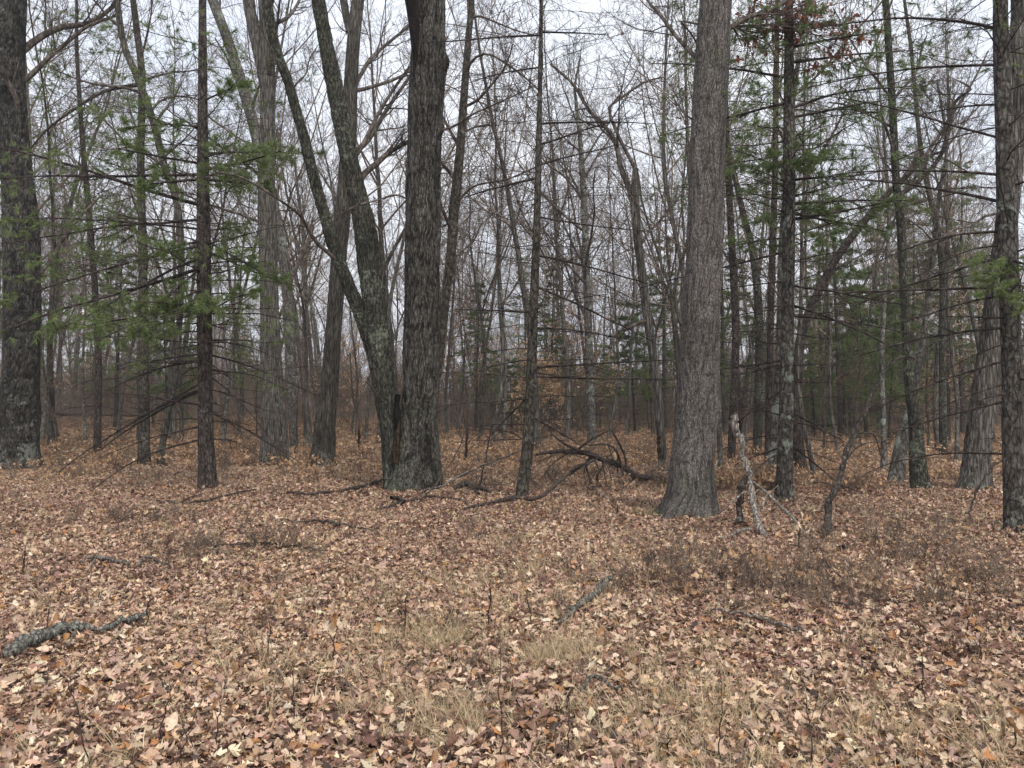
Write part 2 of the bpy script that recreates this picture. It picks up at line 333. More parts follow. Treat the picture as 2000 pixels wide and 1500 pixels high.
# ground: soil and packed litter
def ground_mat():
    m, n, b, ns, ln = mat_new('leaf_litter_ground')
    tc = ns.new('ShaderNodeTexCoord'); g = tc.outputs['Object']
    v = ns.new('ShaderNodeTexVoronoi'); v.inputs['Scale'].default_value = 21; v.inputs['Randomness'].default_value = 1
    dn = ns.new('ShaderNodeTexNoise'); dn.inputs['Scale'].default_value = 9; dn.inputs['Detail'].default_value = 4; ln.new(g, dn.inputs['Vector'])
    dv = ns.new('ShaderNodeVectorMath'); dv.operation = 'SCALE'; dv.inputs['Scale'].default_value = 0.3; ln.new(dn.outputs['Color'], dv.inputs[0])
    da = ns.new('ShaderNodeVectorMath'); da.operation = 'ADD'; ln.new(g, da.inputs[0]); ln.new(dv.outputs[0], da.inputs[1]); ln.new(da.outputs[0], v.inputs['Vector'])
    sp = ns.new('ShaderNodeSeparateColor'); ln.new(v.outputs['Color'], sp.inputs[0])
    near = ramp(ns, [(0, (.03, .018, .014)), (.3, (.09, .055, .042)), (.55, (.17, .105, .078)), (.8, (.28, .185, .13)), (1, (.42, .31, .22))])
    far = ramp(ns, [(0, (.05, .026, .014)), (.35, (.15, .075, .035)), (.6, (.27, .14, .066)), (.85, (.38, .22, .11)), (1, (.5, .35, .2))])
    ln.new(sp.outputs[0], near.inputs[0]); ln.new(sp.outputs[0], far.inputs[0])
    sx = ns.new('ShaderNodeSeparateXYZ'); ln.new(g, sx.inputs[0])
    bn = ns.new('ShaderNodeTexNoise'); bn.inputs['Scale'].default_value = 0.25; bn.inputs['Detail'].default_value = 4; ln.new(g, bn.inputs['Vector'])
    ma = ns.new('ShaderNodeMath'); ma.operation = 'MULTIPLY_ADD'; ma.inputs[1].default_value = 14; ln.new(bn.outputs[0], ma.inputs[0]); ln.new(sx.outputs[1], ma.inputs[2])
    mr = ns.new('ShaderNodeMapRange'); mr.inputs[1].default_value = 21; mr.inputs[2].default_value = 29; ln.new(ma.outputs[0], mr.inputs[0])
    mxn = ns.new('ShaderNodeMix'); mxn.data_type = 'RGBA'; ln.new(mr.outputs[0], mxn.inputs[0]); ln.new(near.outputs[0], mxn.inputs[6]); ln.new(far.outputs[0], mxn.inputs[7])
    hv = ns.new('ShaderNodeTexNoise'); hv.inputs['Scale'].default_value = 1.1; hv.inputs['Detail'].default_value = 6; ln.new(g, hv.inputs['Vector'])
    h2 = ns.new('ShaderNodeMapRange'); h2.inputs[1].default_value = .3; h2.inputs[2].default_value = .7; h2.inputs[3].default_value = .6; h2.inputs[4].default_value = 1.2; ln.new(hv.outputs[0], h2.inputs[0])
    s = ns.new('ShaderNodeVectorMath'); s.operation = 'SCALE'; ln.new(mxn.outputs[2], s.inputs[0]); ln.new(h2.outputs[0], s.inputs['Scale'])
    ln.new(s.outputs[0], b.inputs['Base Color']); b.inputs['Roughness'].default_value = 0.9; b.inputs['Specular IOR Level'].default_value = 0.2
    bp = ns.new('ShaderNodeBump'); bp.inputs['Strength'].default_value = 0.9; bp.inputs['Distance'].default_value = 0.06
    ln.new(sp.outputs[1], bp.inputs['Height']); ln.new(bp.outputs[0], b.inputs['Normal'])
    return m
M['ground'] = ground_mat()

# ------------------------------------------------------------------ ground
u = np.linspace(-1, 1, 301); xs = np.sign(u) * (np.abs(u) * 40 + np.abs(u) ** 6 * 360)
v_ = np.linspace(0, 1, 321); ys = -15 + v_ * 75 + v_ ** 7 * 540
X, Y = np.meshgrid(xs, ys)
Z = gz(X, Y)
V = np.stack([X, Y, Z], -1).reshape(-1, 3); nx = len(xs)
i, j = np.meshgrid(np.arange(len(ys) - 1), np.arange(nx - 1), indexing='ij')
q = np.stack([i * nx + j, i * nx + j + 1, (i + 1) * nx + j + 1, (i + 1) * nx + j], -1)
GROUND = bpy.data.objects.new('ground', mesh_from('ground', V, q, mat=M['ground'])); COL.objects.link(GROUND)
tag(GROUND, kind='structure')

# ------------------------------------------------------------------ trunk meshes
def stem_path(path, Y, lean=0.0, extend=4.0):
    """pixel path from the foot up -> world points and radii; lean = metres of depth change per metre up"""
    pts, rad = [], []
    g0 = at(path[0][0], path[0][1], Y)
    for (px, py, w_) in path:
        p = at(px, py, Y); yy = Y + lean * max(0, p[2]); p = at(px, py, yy)
        pts.append(p); rad.append(w_ / 2 * yy / F)
    pts = np.array(pts); rad = np.array(rad)
    if pts[0][2] < 0.6: pts[0][2] = float(gz(pts[0][0], pts[0][1])) - 0.06
    if extend > 0:
        d = pts[-1] - pts[-2]; d /= np.linalg.norm(d)
        pts = np.vstack([pts, pts[-1] + d * extend * .5 + rng.normal(0, .1, 3), pts[-1] + d * extend + rng.normal(0, .25, 3)])
        rad = np.append(rad, [rad[-1] * 0.75, rad[-1] * 0.35])
    return pts, rad

def trunk_mesh(pts, rad, sides, step, rough, flare, seed, mat, name, parent, origin, ncell=22, cellz=0.35, knobs=()):
    L = np.linalg.norm(np.diff(pts, axis=0), axis=1).sum(); n = max(8, int(L / step))
    P, Rr, L = resample(pts, n, rad)
    V, Q = tube_batch(P[None], Rr[None], sides)
    th = np.tile(np.arange(sides) / sides, n); s = np.repeat(np.linspace(0, 1, n), sides)
    h = s * L; rr = np.repeat(Rr, sides); C = np.repeat(P, sides, axis=0); N_ = (V - C) / rr[:, None]
    wob = noise2(th, s, 5, max(2, int(L / 0.7)), seed) - 0.5
    dr = rr * 0.10 * wob
    ridge = np.full(len(V), 0.5)
    if rough:
        warp = 0.05 * (noise2(th, s, 9, int(L / 0.3) + 2, seed + 5) - .5)
        a1 = noise2(th + warp, s, ncell, int(L / cellz) + 2, seed + 1)
        a2 = noise2(th + warp * 2, s, ncell * 2, int(L / (cellz * .45)) + 2, seed + 2)
        furrow = 1 - np.clip(np.abs(a1 - .5) * 4, 0, 1); f2 = 1 - np.clip(np.abs(a2 - .5) * 3.2, 0, 1)
        ridge = np.clip(1 - 0.75 * furrow ** 1.2 - 0.55 * f2 ** 1.2, 0, 1)
        dr = dr + rough * (ridge - 0.6) + rough * 0.5 * (noise2(th, s, ncell * 3, int(L / (cellz * .25)) + 2, seed + 3) - .5)
    if flare:
        lob = 0.45 + 0.55 * np.clip(np.cos(2 * np.pi * (th * 5 + 0.3 * noise2(th, s * 0, 7, 2, seed + 7)) + seed), -0.3, 1)
        dr = dr + rr * flare * (np.exp(-h / 0.3) * .8 + np.exp(-h / 0.09) * .5) * lob
    V = V + N_ * dr[:, None]
    for (kx, ky, kz, kr, ka) in knobs:
        d = np.linalg.norm(V - np.array([kx, ky, kz]), axis=1); V = V + N_ * (ka * np.exp(-(d / kr) ** 2))[:, None]
    base = len(V); V = np.vstack([V, P[-1] + (P[-1] - P[-2]) * .3])
    j = np.arange(sides); T = np.stack([(n - 1) * sides + j, (n - 1) * sides + (j + 1) % sides, np.full(sides, base)], 1)
    me = mesh_from(name, V - np.asarray(origin), Q, T, mat, attrs={'ridge': np.append(ridge, .5)})
    o = bpy.data.objects.new(name, me); COL.objects.link(o); o.parent = parent
    return o, P, Rr

def limb(path, Y, w0, w1, dY=0.0, n=14):
    """a hand-placed limb: pixel path, depth at its root, widths in px, depth change to its tip"""
    k = len(path); pts = []; rad = []
    for i, p in enumerate(path):
        yy = Y + dY * i / (k - 1); pts.append(at(p[0], p[1], yy)); rad.append((w0 + (w1 - w0) * i / (k - 1)) / 2 * yy / F)
    P, Rr, L = resample(pts, n, rad)
    return P[None], Rr[None]

def root_at(P, Rr, res):
    """bend the first points of a limb into the nearest stem"""
    A = np.concatenate([a for a, b in res]); B = np.concatenate([b for a, b in res]); d = np.linalg.norm(A - (P[0, 0] - np.array([0, 0, .15])), axis=1); i = int(np.argmin(d))
    if d[i] < 1.6:
        off = A[i] - P[0, 0]
        for k, w_ in enumerate((1, .45, .12)): P[0, k] += off * w_
        Rr[0, 0] = min(Rr[0, 0] * 1.3, B[i] * .8)

def bare_branches(mb, P, Rr, r, levels, minr=0.0035, t0=0.25, scale=1.0, trop=0.06, sides=4):
    """side branches and twigs on limb batches"""
    spec = [(8, 9, .7, .62, .45, .11), (7, 7, .7, .55, .5, .13), (6, 6, .7, .6, .55, .14), (4, 4, .7, .6, .7, .15)]
    for k in range(levels):
        c, n, ang, lr, rr, wig = spec[k + (len(spec) - levels if levels < 4 else 0)] if False else spec[k]
        P, Rr = spawn(P, Rr, c, n, t0 if k == 0 else 0.2, ang, lr * scale, rr, wig, trop, r, minr=minr, tip=.22)
        mb.tubes(P, Rr, sides if k == 0 else 3)
    return P, Rr

def conifer_branch(mb, nb, S, D, L, r0, r, twigs=7, sub=3, foliage=0.0, droop=-0.03, wig=0.06, K=18, nl=0.09, nw=0.004, minr=0.0035, flat=True, tw_from=0.2):
    """batch of pine branches: main axis, flat side twigs, needle bundles"""
    P = grow(S, D, L, 10, wig, droop, r)
    Rr = r0[:, None] * np.linspace(1, .3, 10)[None]
    mb.tubes(P, Rr, 4)
    T1, R1 = spawn(P, Rr, twigs, 6, tw_from, .85, .38, .5, .10, -0.01, r, minr=minr)
    if flat: T1[:, :, 2] = T1[:, :1, 2] + (T1[:, :, 2] - T1[:, :1, 2]) * 0.45
    mb.tubes(T1, R1, 3)
    if sub:
        T2, R2 = spawn(T1, R1, sub, 4, .25, .7, .5, .7, .12, 0.0, r, minr=minr * .8); mb.tubes(T2, R2, 3)
    if foliage > 0 and nb is not None and sub:
        src = np.concatenate([T2[:, -1], T2[:, 2], T1[:, -1], T1[:, 4]]); dr = np.concatenate([T2[:, -1] - T2[:, -2], T2[:, 2] - T2[:, 1], T1[:, -1] - T1[:, -2], T1[:, 4] - T1[:, 3]])
        k = r.random(len(src)) < foliage
        tufts(nb, src[k], dr[k] + np.array([0, 0, .004]), r, K, nl, nw)
    return P, Rr, T1

def whorls(P, Rr, z0, z1, gap, r, per=(3, 5), L=(1.2, 2.2), el=(0.0, .2), rfac=.12, azim=None):
    """start points and directions of whorled branches on a trunk between two heights"""
    S, D, LL, R0 = [], [], [], []
    z = z0
    while z < z1:
        k = int(r.integers(per[0], per[1] + 1)); a0 = r.random() * 6.28
        for q_ in range(k):
            i = int(np.argmin(np.abs(P[:, 2] - z))); a = a0 + q_ * 6.283 / k + r.normal(0, .25)
            if azim is not None: a = azim[0] + (azim[1] - azim[0]) * r.random()
            e = r.uniform(*el)
            S.append(P[i] + np.array([0, 0, r.normal(0, .04)])); D.append([math.cos(a) * math.cos(e), math.sin(a) * math.cos(e), math.sin(e)])
            LL.append(r.uniform(*L)); R0.append(max(.006, Rr[i] * rfac * r.uniform(.6, 1.2)))
        z += gap * r.uniform(.7, 1.3)
    return np.array(S), np.array(D), np.array(LL), np.array(R0)

def toward(P, items):
    """hand-aimed branch starts: items (start_py, end_px, end_py, end_depth, px_width) -> S, D, L, r"""
    S, D, L, R0 = [], [], [], []
    for (spx, spy, epx, epy, eY, sY, w_) in items:
        s = at(spx, spy, sY); e = at(epx, epy, eY); d = e - s; l = np.linalg.norm(d)
        S.append(s); D.append(d / l); L.append(l); R0.append(w_ / 2 * sY / F)
    return np.array(S), np.array(D), np.array(L), np.array(R0)

# ------------------------------------------------------------------ the trees in front
FRONT = []          # (x, y, clearance) of everything placed by hand
def front_tree(name, label, cat, stems, mat, seed, limbs=(), twig='twig', detail=0, rough=0.0, flare=0.25, lean=0.0, extend=4.0,
               auto=None, group=None, levels=3, ncell=22, cellz=0.35, knobs=(), trop=0.05, Y=None, stepz=None):
    """stems: list of pixel paths from the foot up; the first gives the base"""
    r = np.random.default_rng(seed)
    Y = Y or float(on_ground(stems[0][0][0], stems[0][0][1])[1])
    b0 = at(stems[0][0][0], stems[0][0][1], Y); base = np.array([b0[0], b0[1], float(gz(b0[0], b0[1]))])
    FRONT.append((base[0], base[1], 1.0))
    t = thing(name, label, cat, base, group)
    res = []
    for k, st in enumerate(stems):
        pts, rad = stem_path(st, Y, lean, extend)
        sides = 168 if detail == 2 else 56 if detail == 1 else 16
        step = .025 if detail == 2 else .06 if detail == 1 else .14
        kn = [(*(at(a, b, Y) + np.array([0, 0, 0])), c, d) for a, b, c, d in knobs] if k == 0 else ()
        o, P, Rr = trunk_mesh(pts, rad, sides, stepz or step, rough if detail else 0, flare if st[0][1] > 820 else 0, seed * 10 + k, mat, 'trunk', t, base, ncell, cellz, kn)
        res.append((P, Rr))
    mb = MB()
    for lb in limbs:
        path, w0, w1, dY = lb[:4]
        P, Rr = limb(path, Y, w0, w1, dY); root_at(P, Rr, res); lm = MB(); lm.tubes(P, Rr, 8)
        if levels: bare_branches(lm, P, Rr, r, min(levels, 3), scale=.8 if len(lb) < 5 else lb[4], trop=trop, t0=.25)
        lm.build('limb', M[twig], t, base)
    if auto:
        c, t0, lr = auto
        for P, Rr in res:
            P1, R1 = spawn(P[None], Rr[None], c, 10, t0, .8, lr, .42, .10, trop, r, maxr=.06)
            for k in range(len(P1)):
                lm = MB(); lm.tubes(P1[k:k + 1], R1[k:k + 1], 6); bare_branches(lm, P1[k:k + 1], R1[k:k + 1], r, levels, trop=trop); lm.build('branch', M[twig], t, base)
    if mb.n: mb.build('branches', M[twig], t, base)
    return t, res, base, r, Y

# tree with furrowed bark at the left edge
front_tree('cherry_tree', 'thick rough-barked trunk at the left edge with a limb arching to the right', 'tree',
    [[(32, 915, 84), (33, 880, 76), (38, 800, 70), (42, 700, 63), (42, 520, 65), (40, 420, 63), (30, 300, 53), (20, 130, 50), (22, 0, 54)]],
    M['left'], 3, limbs=[([(44, 105), (75, 75), (120, 53), (170, 46), (210, 22), (250, -20)], 15, 6, 2.5),
                         ([(46, 168), (75, 132), (120, 92), (170, 52), (228, 30)], 10, 5, 1.0),
                         ([(48, 235), (10, 150), (-60, 60)], 12, 5, -1), ([(70, 555), (110, 490), (150, 430), (200, 380)], 8, 3, 1.5)],
    detail=1, rough=.014, flare=.3, ncell=28, cellz=.2, auto=(4, .75, .25))

# tall split maple
MY = float(on_ground(808, 958)[1])
maple = front_tree('maple_tree', 'massive mossy tree left of the middle, three stems splitting from one broad base', 'tree',
    [[(810, 958, 104), (812, 930, 96), (815, 880, 86), (820, 800, 72), (822, 700, 71), (824, 600, 69), (825, 500, 70), (826, 400, 68), (830, 250, 66), (834, 150, 69), (837, 60, 67), (836, 0, 70), (834, -60, 66)],
     [(786, 955, 66), (780, 900, 58), (768, 840, 46), (752, 760, 40), (738, 650, 42), (724, 540, 44), (712, 440, 42), (698, 380, 36), (678, 290, 34), (662, 210, 33), (645, 130, 29), (632, 60, 27), (622, 0, 26)],
     [(768, 930, 34), (756, 850, 24), (744, 790, 20), (728, 700, 21), (706, 620, 25), (680, 555, 24), (655, 492, 24), (634, 420, 22), (612, 343, 20), (595, 273, 19), (577, 210, 18), (562, 157, 18), (545, 112, 17), (528, 50, 20), (520, -10, 20)]],
    M['maple'], 5,
    limbs=[([(700, 345), (735, 320), (760, 298), (800, 275)], 13, 8, 1.2), ([(705, 300), (725, 250), (755, 195), (800, 130)], 10, 5, 1.5),
           ([(566, 165), (580, 160), (597, 145), (604, 118), (620, 90)], 5, 2, .3), ([(862, 250), (890, 245), (920, 225), (975, 200), (1040, 170)], 6, 2, -1),
           ([(650, 500), (615, 470), (590, 425), (560, 400), (480, 350), (420, 335)], 9, 3, -2), ([(772, 800), (745, 780), (715, 745)], 4, 3, -.6),
           ([(795, 385), (770, 380), (735, 392), (700, 400), (660, 420)], 4, 2, -1)],
    detail=2, rough=.022, flare=.3, ncell=46, cellz=.42, knobs=[(870, 122, .16, .085), (806, 60, .22, -.16), (866, 250, .1, .05), (835, 640, .12, .03)], extend=3, auto=(3, .85, .2))
t = maple[0]
TK = [c for c in t.children if c.name.startswith('trunk')]
TK[1].data.materials[0] = M['mossy']; TK[2].data.materials[0] = M['mossy']
mb = MB(); P, Rr = limb([(808, 150), (811, 115), (810, 80), (807, 30), (800, -30)], MY - .36, 3, 30, 0.0, 12); mb.tubes(P, Rr, 10)
mb.build('hollow', M['cavity'], t, np.array(t.location))  # solid black tube, its colour stands in for the shaded cavity
mb = MB(); P, Rr = limb([(770, 905), (776, 860), (778, 820), (776, 780)], MY - .36, 20, 6, 0.15, 14); Rr *= np.random.default_rng(3).uniform(.7, 1.3, Rr.shape); mb.tubes(P, Rr, 9)
mb.build('rotten_seam', M['rotten'], t, np.array(t.location))
mb = MB(); P, Rr = limb([(775, 842), (774, 800), (777, 770)], MY - .30, 7, 12, 0.0, 8); mb.tubes(P, Rr, 8)
mb.build('bark_gap', M['cavity'], t, np.array(t.location))  # painted dark for the shade between the stems' bark

# slim tree leaning up to the right of the maple
front_tree('slender_tree', 'slim straight tree leaning right, rising from behind the foot of the massive mossy tree', 'tree',
    [[(838, 905, 18), (845, 800, 18), (857, 700, 18), (868, 600, 18), (880, 500, 19), (886, 420, 20), (896, 320, 18), (902, 250, 17), (909, 150, 15), (916, 60, 13), (921, -10, 12)]],
    M['dead'], 7, limbs=[([(912, 130), (925, 112), (955, 106), (990, 125), (1030, 155), (1055, 180)], 6, 3, -1), ([(898, 385), (930, 362), (990, 350), (1050, 325)], 5, 3, -.8),
                         ([(919, 22), (960, 40), (1010, 60), (1050, 70)], 5, 2, -.5), ([(903, 248), (950, 245), (962, 250), (985, 340), (990, 350)], 4, 2, .5),
                         ([(890, 500), (925, 470), (940, 440), (965, 415)], 5, 2, 1), ([(898, 410), (870, 440), (830, 450)], 4, 2, 1)],
    detail=1, rough=.003, flare=.1, Y=16.2, auto=(10, .35, .16), levels=2)

# big grey oak on the right of the middle
front_tree('oak_tree', 'straight thick grey trunk with a widely flared foot, right of the middle', 'tree',
    [[(1346, 1008, 108), (1351, 960, 92), (1353, 900, 84), (1361, 800, 78), (1366, 700, 75), (1370, 600, 70), (1375, 500, 71), (1379, 400, 68), (1384, 250, 67), (1391, 100, 67), (1398, 0, 63), (1402, -60, 62)]],
    M['oak'], 9, limbs=[([(1424, 62), (1440, 45), (1470, 30), (1500, 22), (1530, 5), (1570, -30)], 11, 6, 1), ([(1360, 118), (1320, 70), (1290, 30), (1265, 0), (1250, -40)], 9, 4, 1.5, .8),
                        ([(1354, 235), (1335, 220), (1325, 205), (1315, 190)], 4, 2, .4), ([(1318, 30), (1345, 60), (1362, 85)], 4, 3, .2)],
    detail=2, rough=.012, flare=.42, ncell=60, cellz=.25, knobs=[(1375, 140, .12, .02), (1378, 190, .1, .02), (1405, 745, .1, .02)], extend=3, auto=(3, .85, .2))

# trees with plain stems: (name, label, stems, material, limbs, options)
front_tree('ash_tree', 'ridged grey trunk forking near the top, moss ringing its foot', 'tree',
    [[(536, 905, 58), (535, 860, 52), (533, 780, 46), (530, 700, 41), (527, 600, 36), (524, 500, 34), (521, 400, 35), (521, 300, 32), (523, 200, 29), (522, 100, 30), (520, 40, 28), (517, -20, 26)],
     [(519, 190, 14), (512, 140, 20), (501, 80, 23), (490, 30, 22), (484, -20, 22)]],
    M['grey_tree'], 12, limbs=[([(538, 45), (560, 35), (575, 18), (590, -10)], 8, 5, 1), ([(540, 640), (560, 580), (585, 500), (610, 430)], 7, 3, 2)], detail=1, rough=.016, flare=.12, ncell=30, auto=(4, .6, .22))
front_tree('leaning_tree', 'slim trunk curving up to the left, crossing in front of the ridged grey fork', 'tree',
    [[(576, 880, 17), (572, 820, 17), (570, 740, 18), (566, 640, 20), (556, 520, 21), (540, 430, 21), (515, 330, 22), (497, 250, 22), (468, 150, 21), (440, 65, 20), (412, -10, 19)]],
    M['pale_tree'], 13, limbs=[([(560, 560), (590, 500), (612, 440)], 10, 5, 1), ([(505, 290), (480, 330), (440, 380)], 6, 3, 1)], auto=(8, .35, .2), flare=.2)
front_tree('basswood_tree', 'plain dark grey tree leaning right, just left of the massive mossy tree', 'tree',
    [[(628, 912, 50), (632, 870, 44), (636, 820, 40), (644, 750, 35), (651, 650, 31), (658, 550, 30), (666, 450, 31), (675, 350, 30), (683, 250, 28), (686, 150, 27), (692, 60, 26), (700, -10, 24)],
     [(682, 62, 12), (676, 30, 14), (668, -20, 14)]],
    M['brown_tree'], 14, limbs=[([(698, 300), (725, 265), (755, 215), (800, 150)], 12, 6, 2), ([(692, 170), (720, 120), (745, 95), (800, 50)], 9, 5, 2), ([(672, 420), (640, 360), (600, 300)], 6, 3, 2)],
    detail=1, rough=.012, flare=.25, ncell=30, auto=(5, .55, .22))
front_tree('slim_pale_tree', 'slim straight pale-grey tree between the dark pine and the left edge trunk', 'tree',
    [[(281, 910, 24), (281, 870, 21), (282, 800, 20), (280, 700, 19), (280, 600, 18), (277, 420, 15), (275, 300, 14), (277, 150, 13), (266, 50, 12), (258, -20, 11)]],
    M['dead'], 15, limbs=[([(276, 155), (255, 165), (200, 180), (150, 210), (95, 250), (60, 290)], 9, 3, 1)], auto=(8, .4, .16), flare=.3, detail=1, rough=.003)
front_tree('crooked_tree', 'crooked thin tree beside the slim pale one, weaving up to the left behind it', 'tree',
    [[(313, 912, 15), (318, 865, 13), (328, 810, 12), (340, 745, 12), (350, 640, 12), (354, 500, 13), (346, 400, 13), (320, 320, 14), (300, 240, 14), (268, 150, 14), (243, 90, 12), (226, -10, 12)]],
    M['brown_tree'], 16, limbs=[([(286, 215), (330, 190), (370, 190), (400, 200)], 5, 2, 1)], auto=(8, .4, .16), flare=.2)

# mid-distance single trees right of the middle
front_tree('broken_top_tree', 'grey tree with a snapped-off top and one long limb swinging up to the left', 'tree',
    [[(1297, 925, 20), (1292, 860, 17), (1284, 760, 17), (1275, 690, 17), (1262, 600, 18), (1252, 520, 18), (1244, 450, 17), (1240, 390, 18), (1241, 330, 11)]],
    M['grey_tree'], 17, limbs=[([(1239, 395), (1226, 360), (1210, 320), (1205, 285), (1185, 250), (1150, 215), (1120, 165), (1075, 125)], 13, 5, 1, .9),
                              ([(1180, 245), (1190, 210), (1215, 190), (1260, 160), (1300, 150)], 7, 3, 1), ([(1250, 470), (1290, 430), (1330, 380)], 6, 3, 1),
                              ([(1265, 620), (1230, 640), (1205, 650), (1190, 680)], 8, 6, -1, .3)], extend=0, levels=3)
front_tree('grey_tree', 'straight pale grey tree behind the fallen arching branch, in the middle distance', 'tree',
    [[(1157, 870, 19), (1154, 800, 17), (1151, 700, 16), (1148, 600, 15), (1144, 480, 14), (1140, 380, 12), (1132, 260, 9), (1125, 200, 7)]],
    M['pale_tree'], 18, auto=(14, .3, .35), extend=1.5)
front_tree('crossing_tree', 'leaning grey trunk behind the lichened pine, slanting up to the right and forking', 'tree',
    [[(1566, 938, 25), (1558, 860, 22), (1556, 780, 20), (1560, 690, 19), (1575, 625, 17), (1603, 560, 16), (1640, 495, 15), (1690, 430, 14), (1737, 375, 12), (1780, 335, 9), (1815, 305, 6)],
     [(1680, 440, 9), (1740, 390, 10), (1785, 362, 9), (1830, 315, 8), (1850, 270, 8), (1865, 200, 6)]],
    M['pine'], 19, limbs=[([(1765, 345), (1785, 320), (1790, 300)], 8, 7, 0, .3), ([(1800, 315), (1850, 240), (1900, 160), (1930, 100)], 7, 3, 1),
                              ([(1600, 562), (1640, 520), (1680, 500), (1720, 470)], 6, 2, 1), ([(1850, 290), (1900, 220), (1935, 190)], 5, 2, 1)], extend=0.6, Y=18, auto=(3, .6, .25), levels=2)
front_tree('lichened_tree', 'thin lichen-spotted tree standing right of the dark crooked sapling', 'tree',
    [[(1797, 958, 34), (1792, 900, 30), (1787, 830, 24), (1778, 760, 20), (1772, 680, 17), (1768, 600, 16), (1760, 450, 16), (1750, 350, 15), (1745, 250, 14), (1736, 100, 13), (1728, -10, 12)]],
    M['mossy'], 20, limbs=[([(1752, 300), (1730, 250), (1718, 222), (1680, 218), (1650, 205), (1620, 200)], 6, 3, -.5), ([(1755, 180), (1790, 140), (1800, 95), (1810, 70)], 6, 3, .5)],
    detail=1, rough=.004, auto=(9, .4, .16), flare=.3)
front_tree('double_tree', 'blotched pale stem leaning right against the thin lichen-spotted tree', 'tree',
    [[(1748, 945, 30), (1758, 880, 24), (1772, 820, 18), (1790, 740, 13), (1806, 640, 11), (1822, 500, 10), (1835, 380, 8)]], M['pale_tree'], 21, auto=(8, .4, .2), flare=.3, extend=2)
front_tree('shaggy_tree', 'broad pale shaggy trunk leaning right behind the edge pine', 'tree',
    [[(1903, 958, 56), (1908, 900, 50), (1915, 830, 46), (1927, 740, 44), (1940, 640, 42), (1955, 520, 38), (1972, 380, 36), (1983, 250, 34), (1990, 120, 33), (1993, -10, 32)]],
    M['grey_tree'], 22, detail=1, rough=.02, flare=.3, auto=(6, .4, .2), limbs=[([(1940, 400), (1900, 440), (1860, 450), (1800, 500)], 6, 3, -1)])

# ---------------------------------------------------------------- pines with whorled branches
def pine(name, label, stem, mat, seed, dead, live, aimed=(), Y=None, twmat='twig_dark', needle='needle', group=None, detail=1, rough=.004, flare=.15, extend=4, nl=.09, aim_twigs=10, cat='pine tree', aimK=16):
    r = np.random.default_rng(seed)
    Y = Y or float(on_ground(stem[0][0], stem[0][1])[1])
    b0 = at(stem[0][0], stem[0][1], Y); base = np.array([b0[0], b0[1], float(gz(b0[0], b0[1]))]); FRONT.append((base[0], base[1], 1.0))
    t = thing(name, label, cat, base, group)
    pts, rad = stem_path(stem, Y, 0, extend)
    o, P, Rr = trunk_mesh(pts, rad, 40 if detail else 14, .05 if detail else .15, rough, flare, seed, M[mat], 'trunk', t, base, 20, .14)
    mb, nb = MB(), MB()
    for (z0, z1, gap, per, L, el, droop, tw, fol) in list(dead) + list(live):
        S, D, LL, R0 = whorls(P, Rr, z0, z1, gap, r, per, L, el)
        if detail:
            for k in range(len(S)):
                lm = MB(); conifer_branch(lm, nb, S[k:k + 1], D[k:k + 1], LL[k:k + 1], R0[k:k + 1], r, twigs=tw, sub=3 if fol else 2, foliage=fol, droop=droop, nl=nl); lm.build('branch', M[twmat], t, base)
        elif len(S): conifer_branch(mb, nb, S, D, LL, R0, r, twigs=tw, sub=3 if fol else 2, foliage=fol, droop=droop, nl=nl)
    for (items, fol, tw, droop) in aimed:
        it = []
        for x in items:
            i = int(np.argmin(np.abs(P[:, 2] - at(stem[0][0], x[0], Y)[2]))); s = P[i]
            e = at(x[1], x[2], Y + x[3]); it.append((s, e, x[4]))
        S = np.array([a[0] for a in it]); E = np.array([a[1] for a in it]); D = E - S; L = np.linalg.norm(D, axis=1)
        D = D / L[:, None]; D[:, 2] -= droop * 4; D /= np.linalg.norm(D, axis=1)[:, None]
        R0 = np.array([a[2] / 2 * Y / F for a in it])
        for k in range(len(S)):
            lm = MB(); conifer_branch(lm, nb, S[k:k + 1], D[k:k + 1], L[k:k + 1] * 1.05, R0[k:k + 1], r, twigs=tw, sub=4 if fol else 2, foliage=fol, droop=droop, wig=.03, nl=nl, K=aimK); lm.build('branch', M[twmat], t, base)
    if mb.n: mb.build('branches', M[twmat], t, base)
    if nb.n: nb.build('needles', M[needle], t, base)
    return t, P, Rr

# dead conifer in the middle: many bare whorls
pine('dead_conifer', 'thin bare dead conifer with long level branches, standing alone in the middle', 
     [(1019, 976, 25), (1022, 940, 24), (1030, 880, 24), (1037, 750, 21), (1042, 600, 18), (1048, 450, 15), (1052, 300, 12), (1055, 150, 9), (1057, -10, 7)],
     'dead', 31, dead=[(1.0, 3.0, .3, (3, 4), (1.1, 2.4), (-.1, .15), -.02, 9, 0), (3.0, 8.5, .3, (3, 4), (1.2, 2.8), (-.05, .3), -.01, 10, 0)], live=[],
     aimed=[([(735, 1290, 760, -.5, 5), (715, 1300, 715, .3, 5), (560, 1275, 665, .3, 5), (640, 1250, 650, 1, 4), (345, 905, 395, -.6, 6), (325, 1190, 270, .4, 5), (285, 1200, 250, -.4, 5),
              (240, 1270, 230, 1, 5), (70, 830, 90, .2, 5), (60, 1180, 60, .2, 5), (130, 880, 160, .6, 4), (500, 1290, 545, -.3, 5), (610, 900, 600, .6, 5), (420, 1260, 465, .5, 4), (770, 940, 860, .5, 4), (810, 1130, 865, .2, 5)], 0, 9, -.01)],
     twmat='twig_dark', extend=2.5, cat='dead tree')

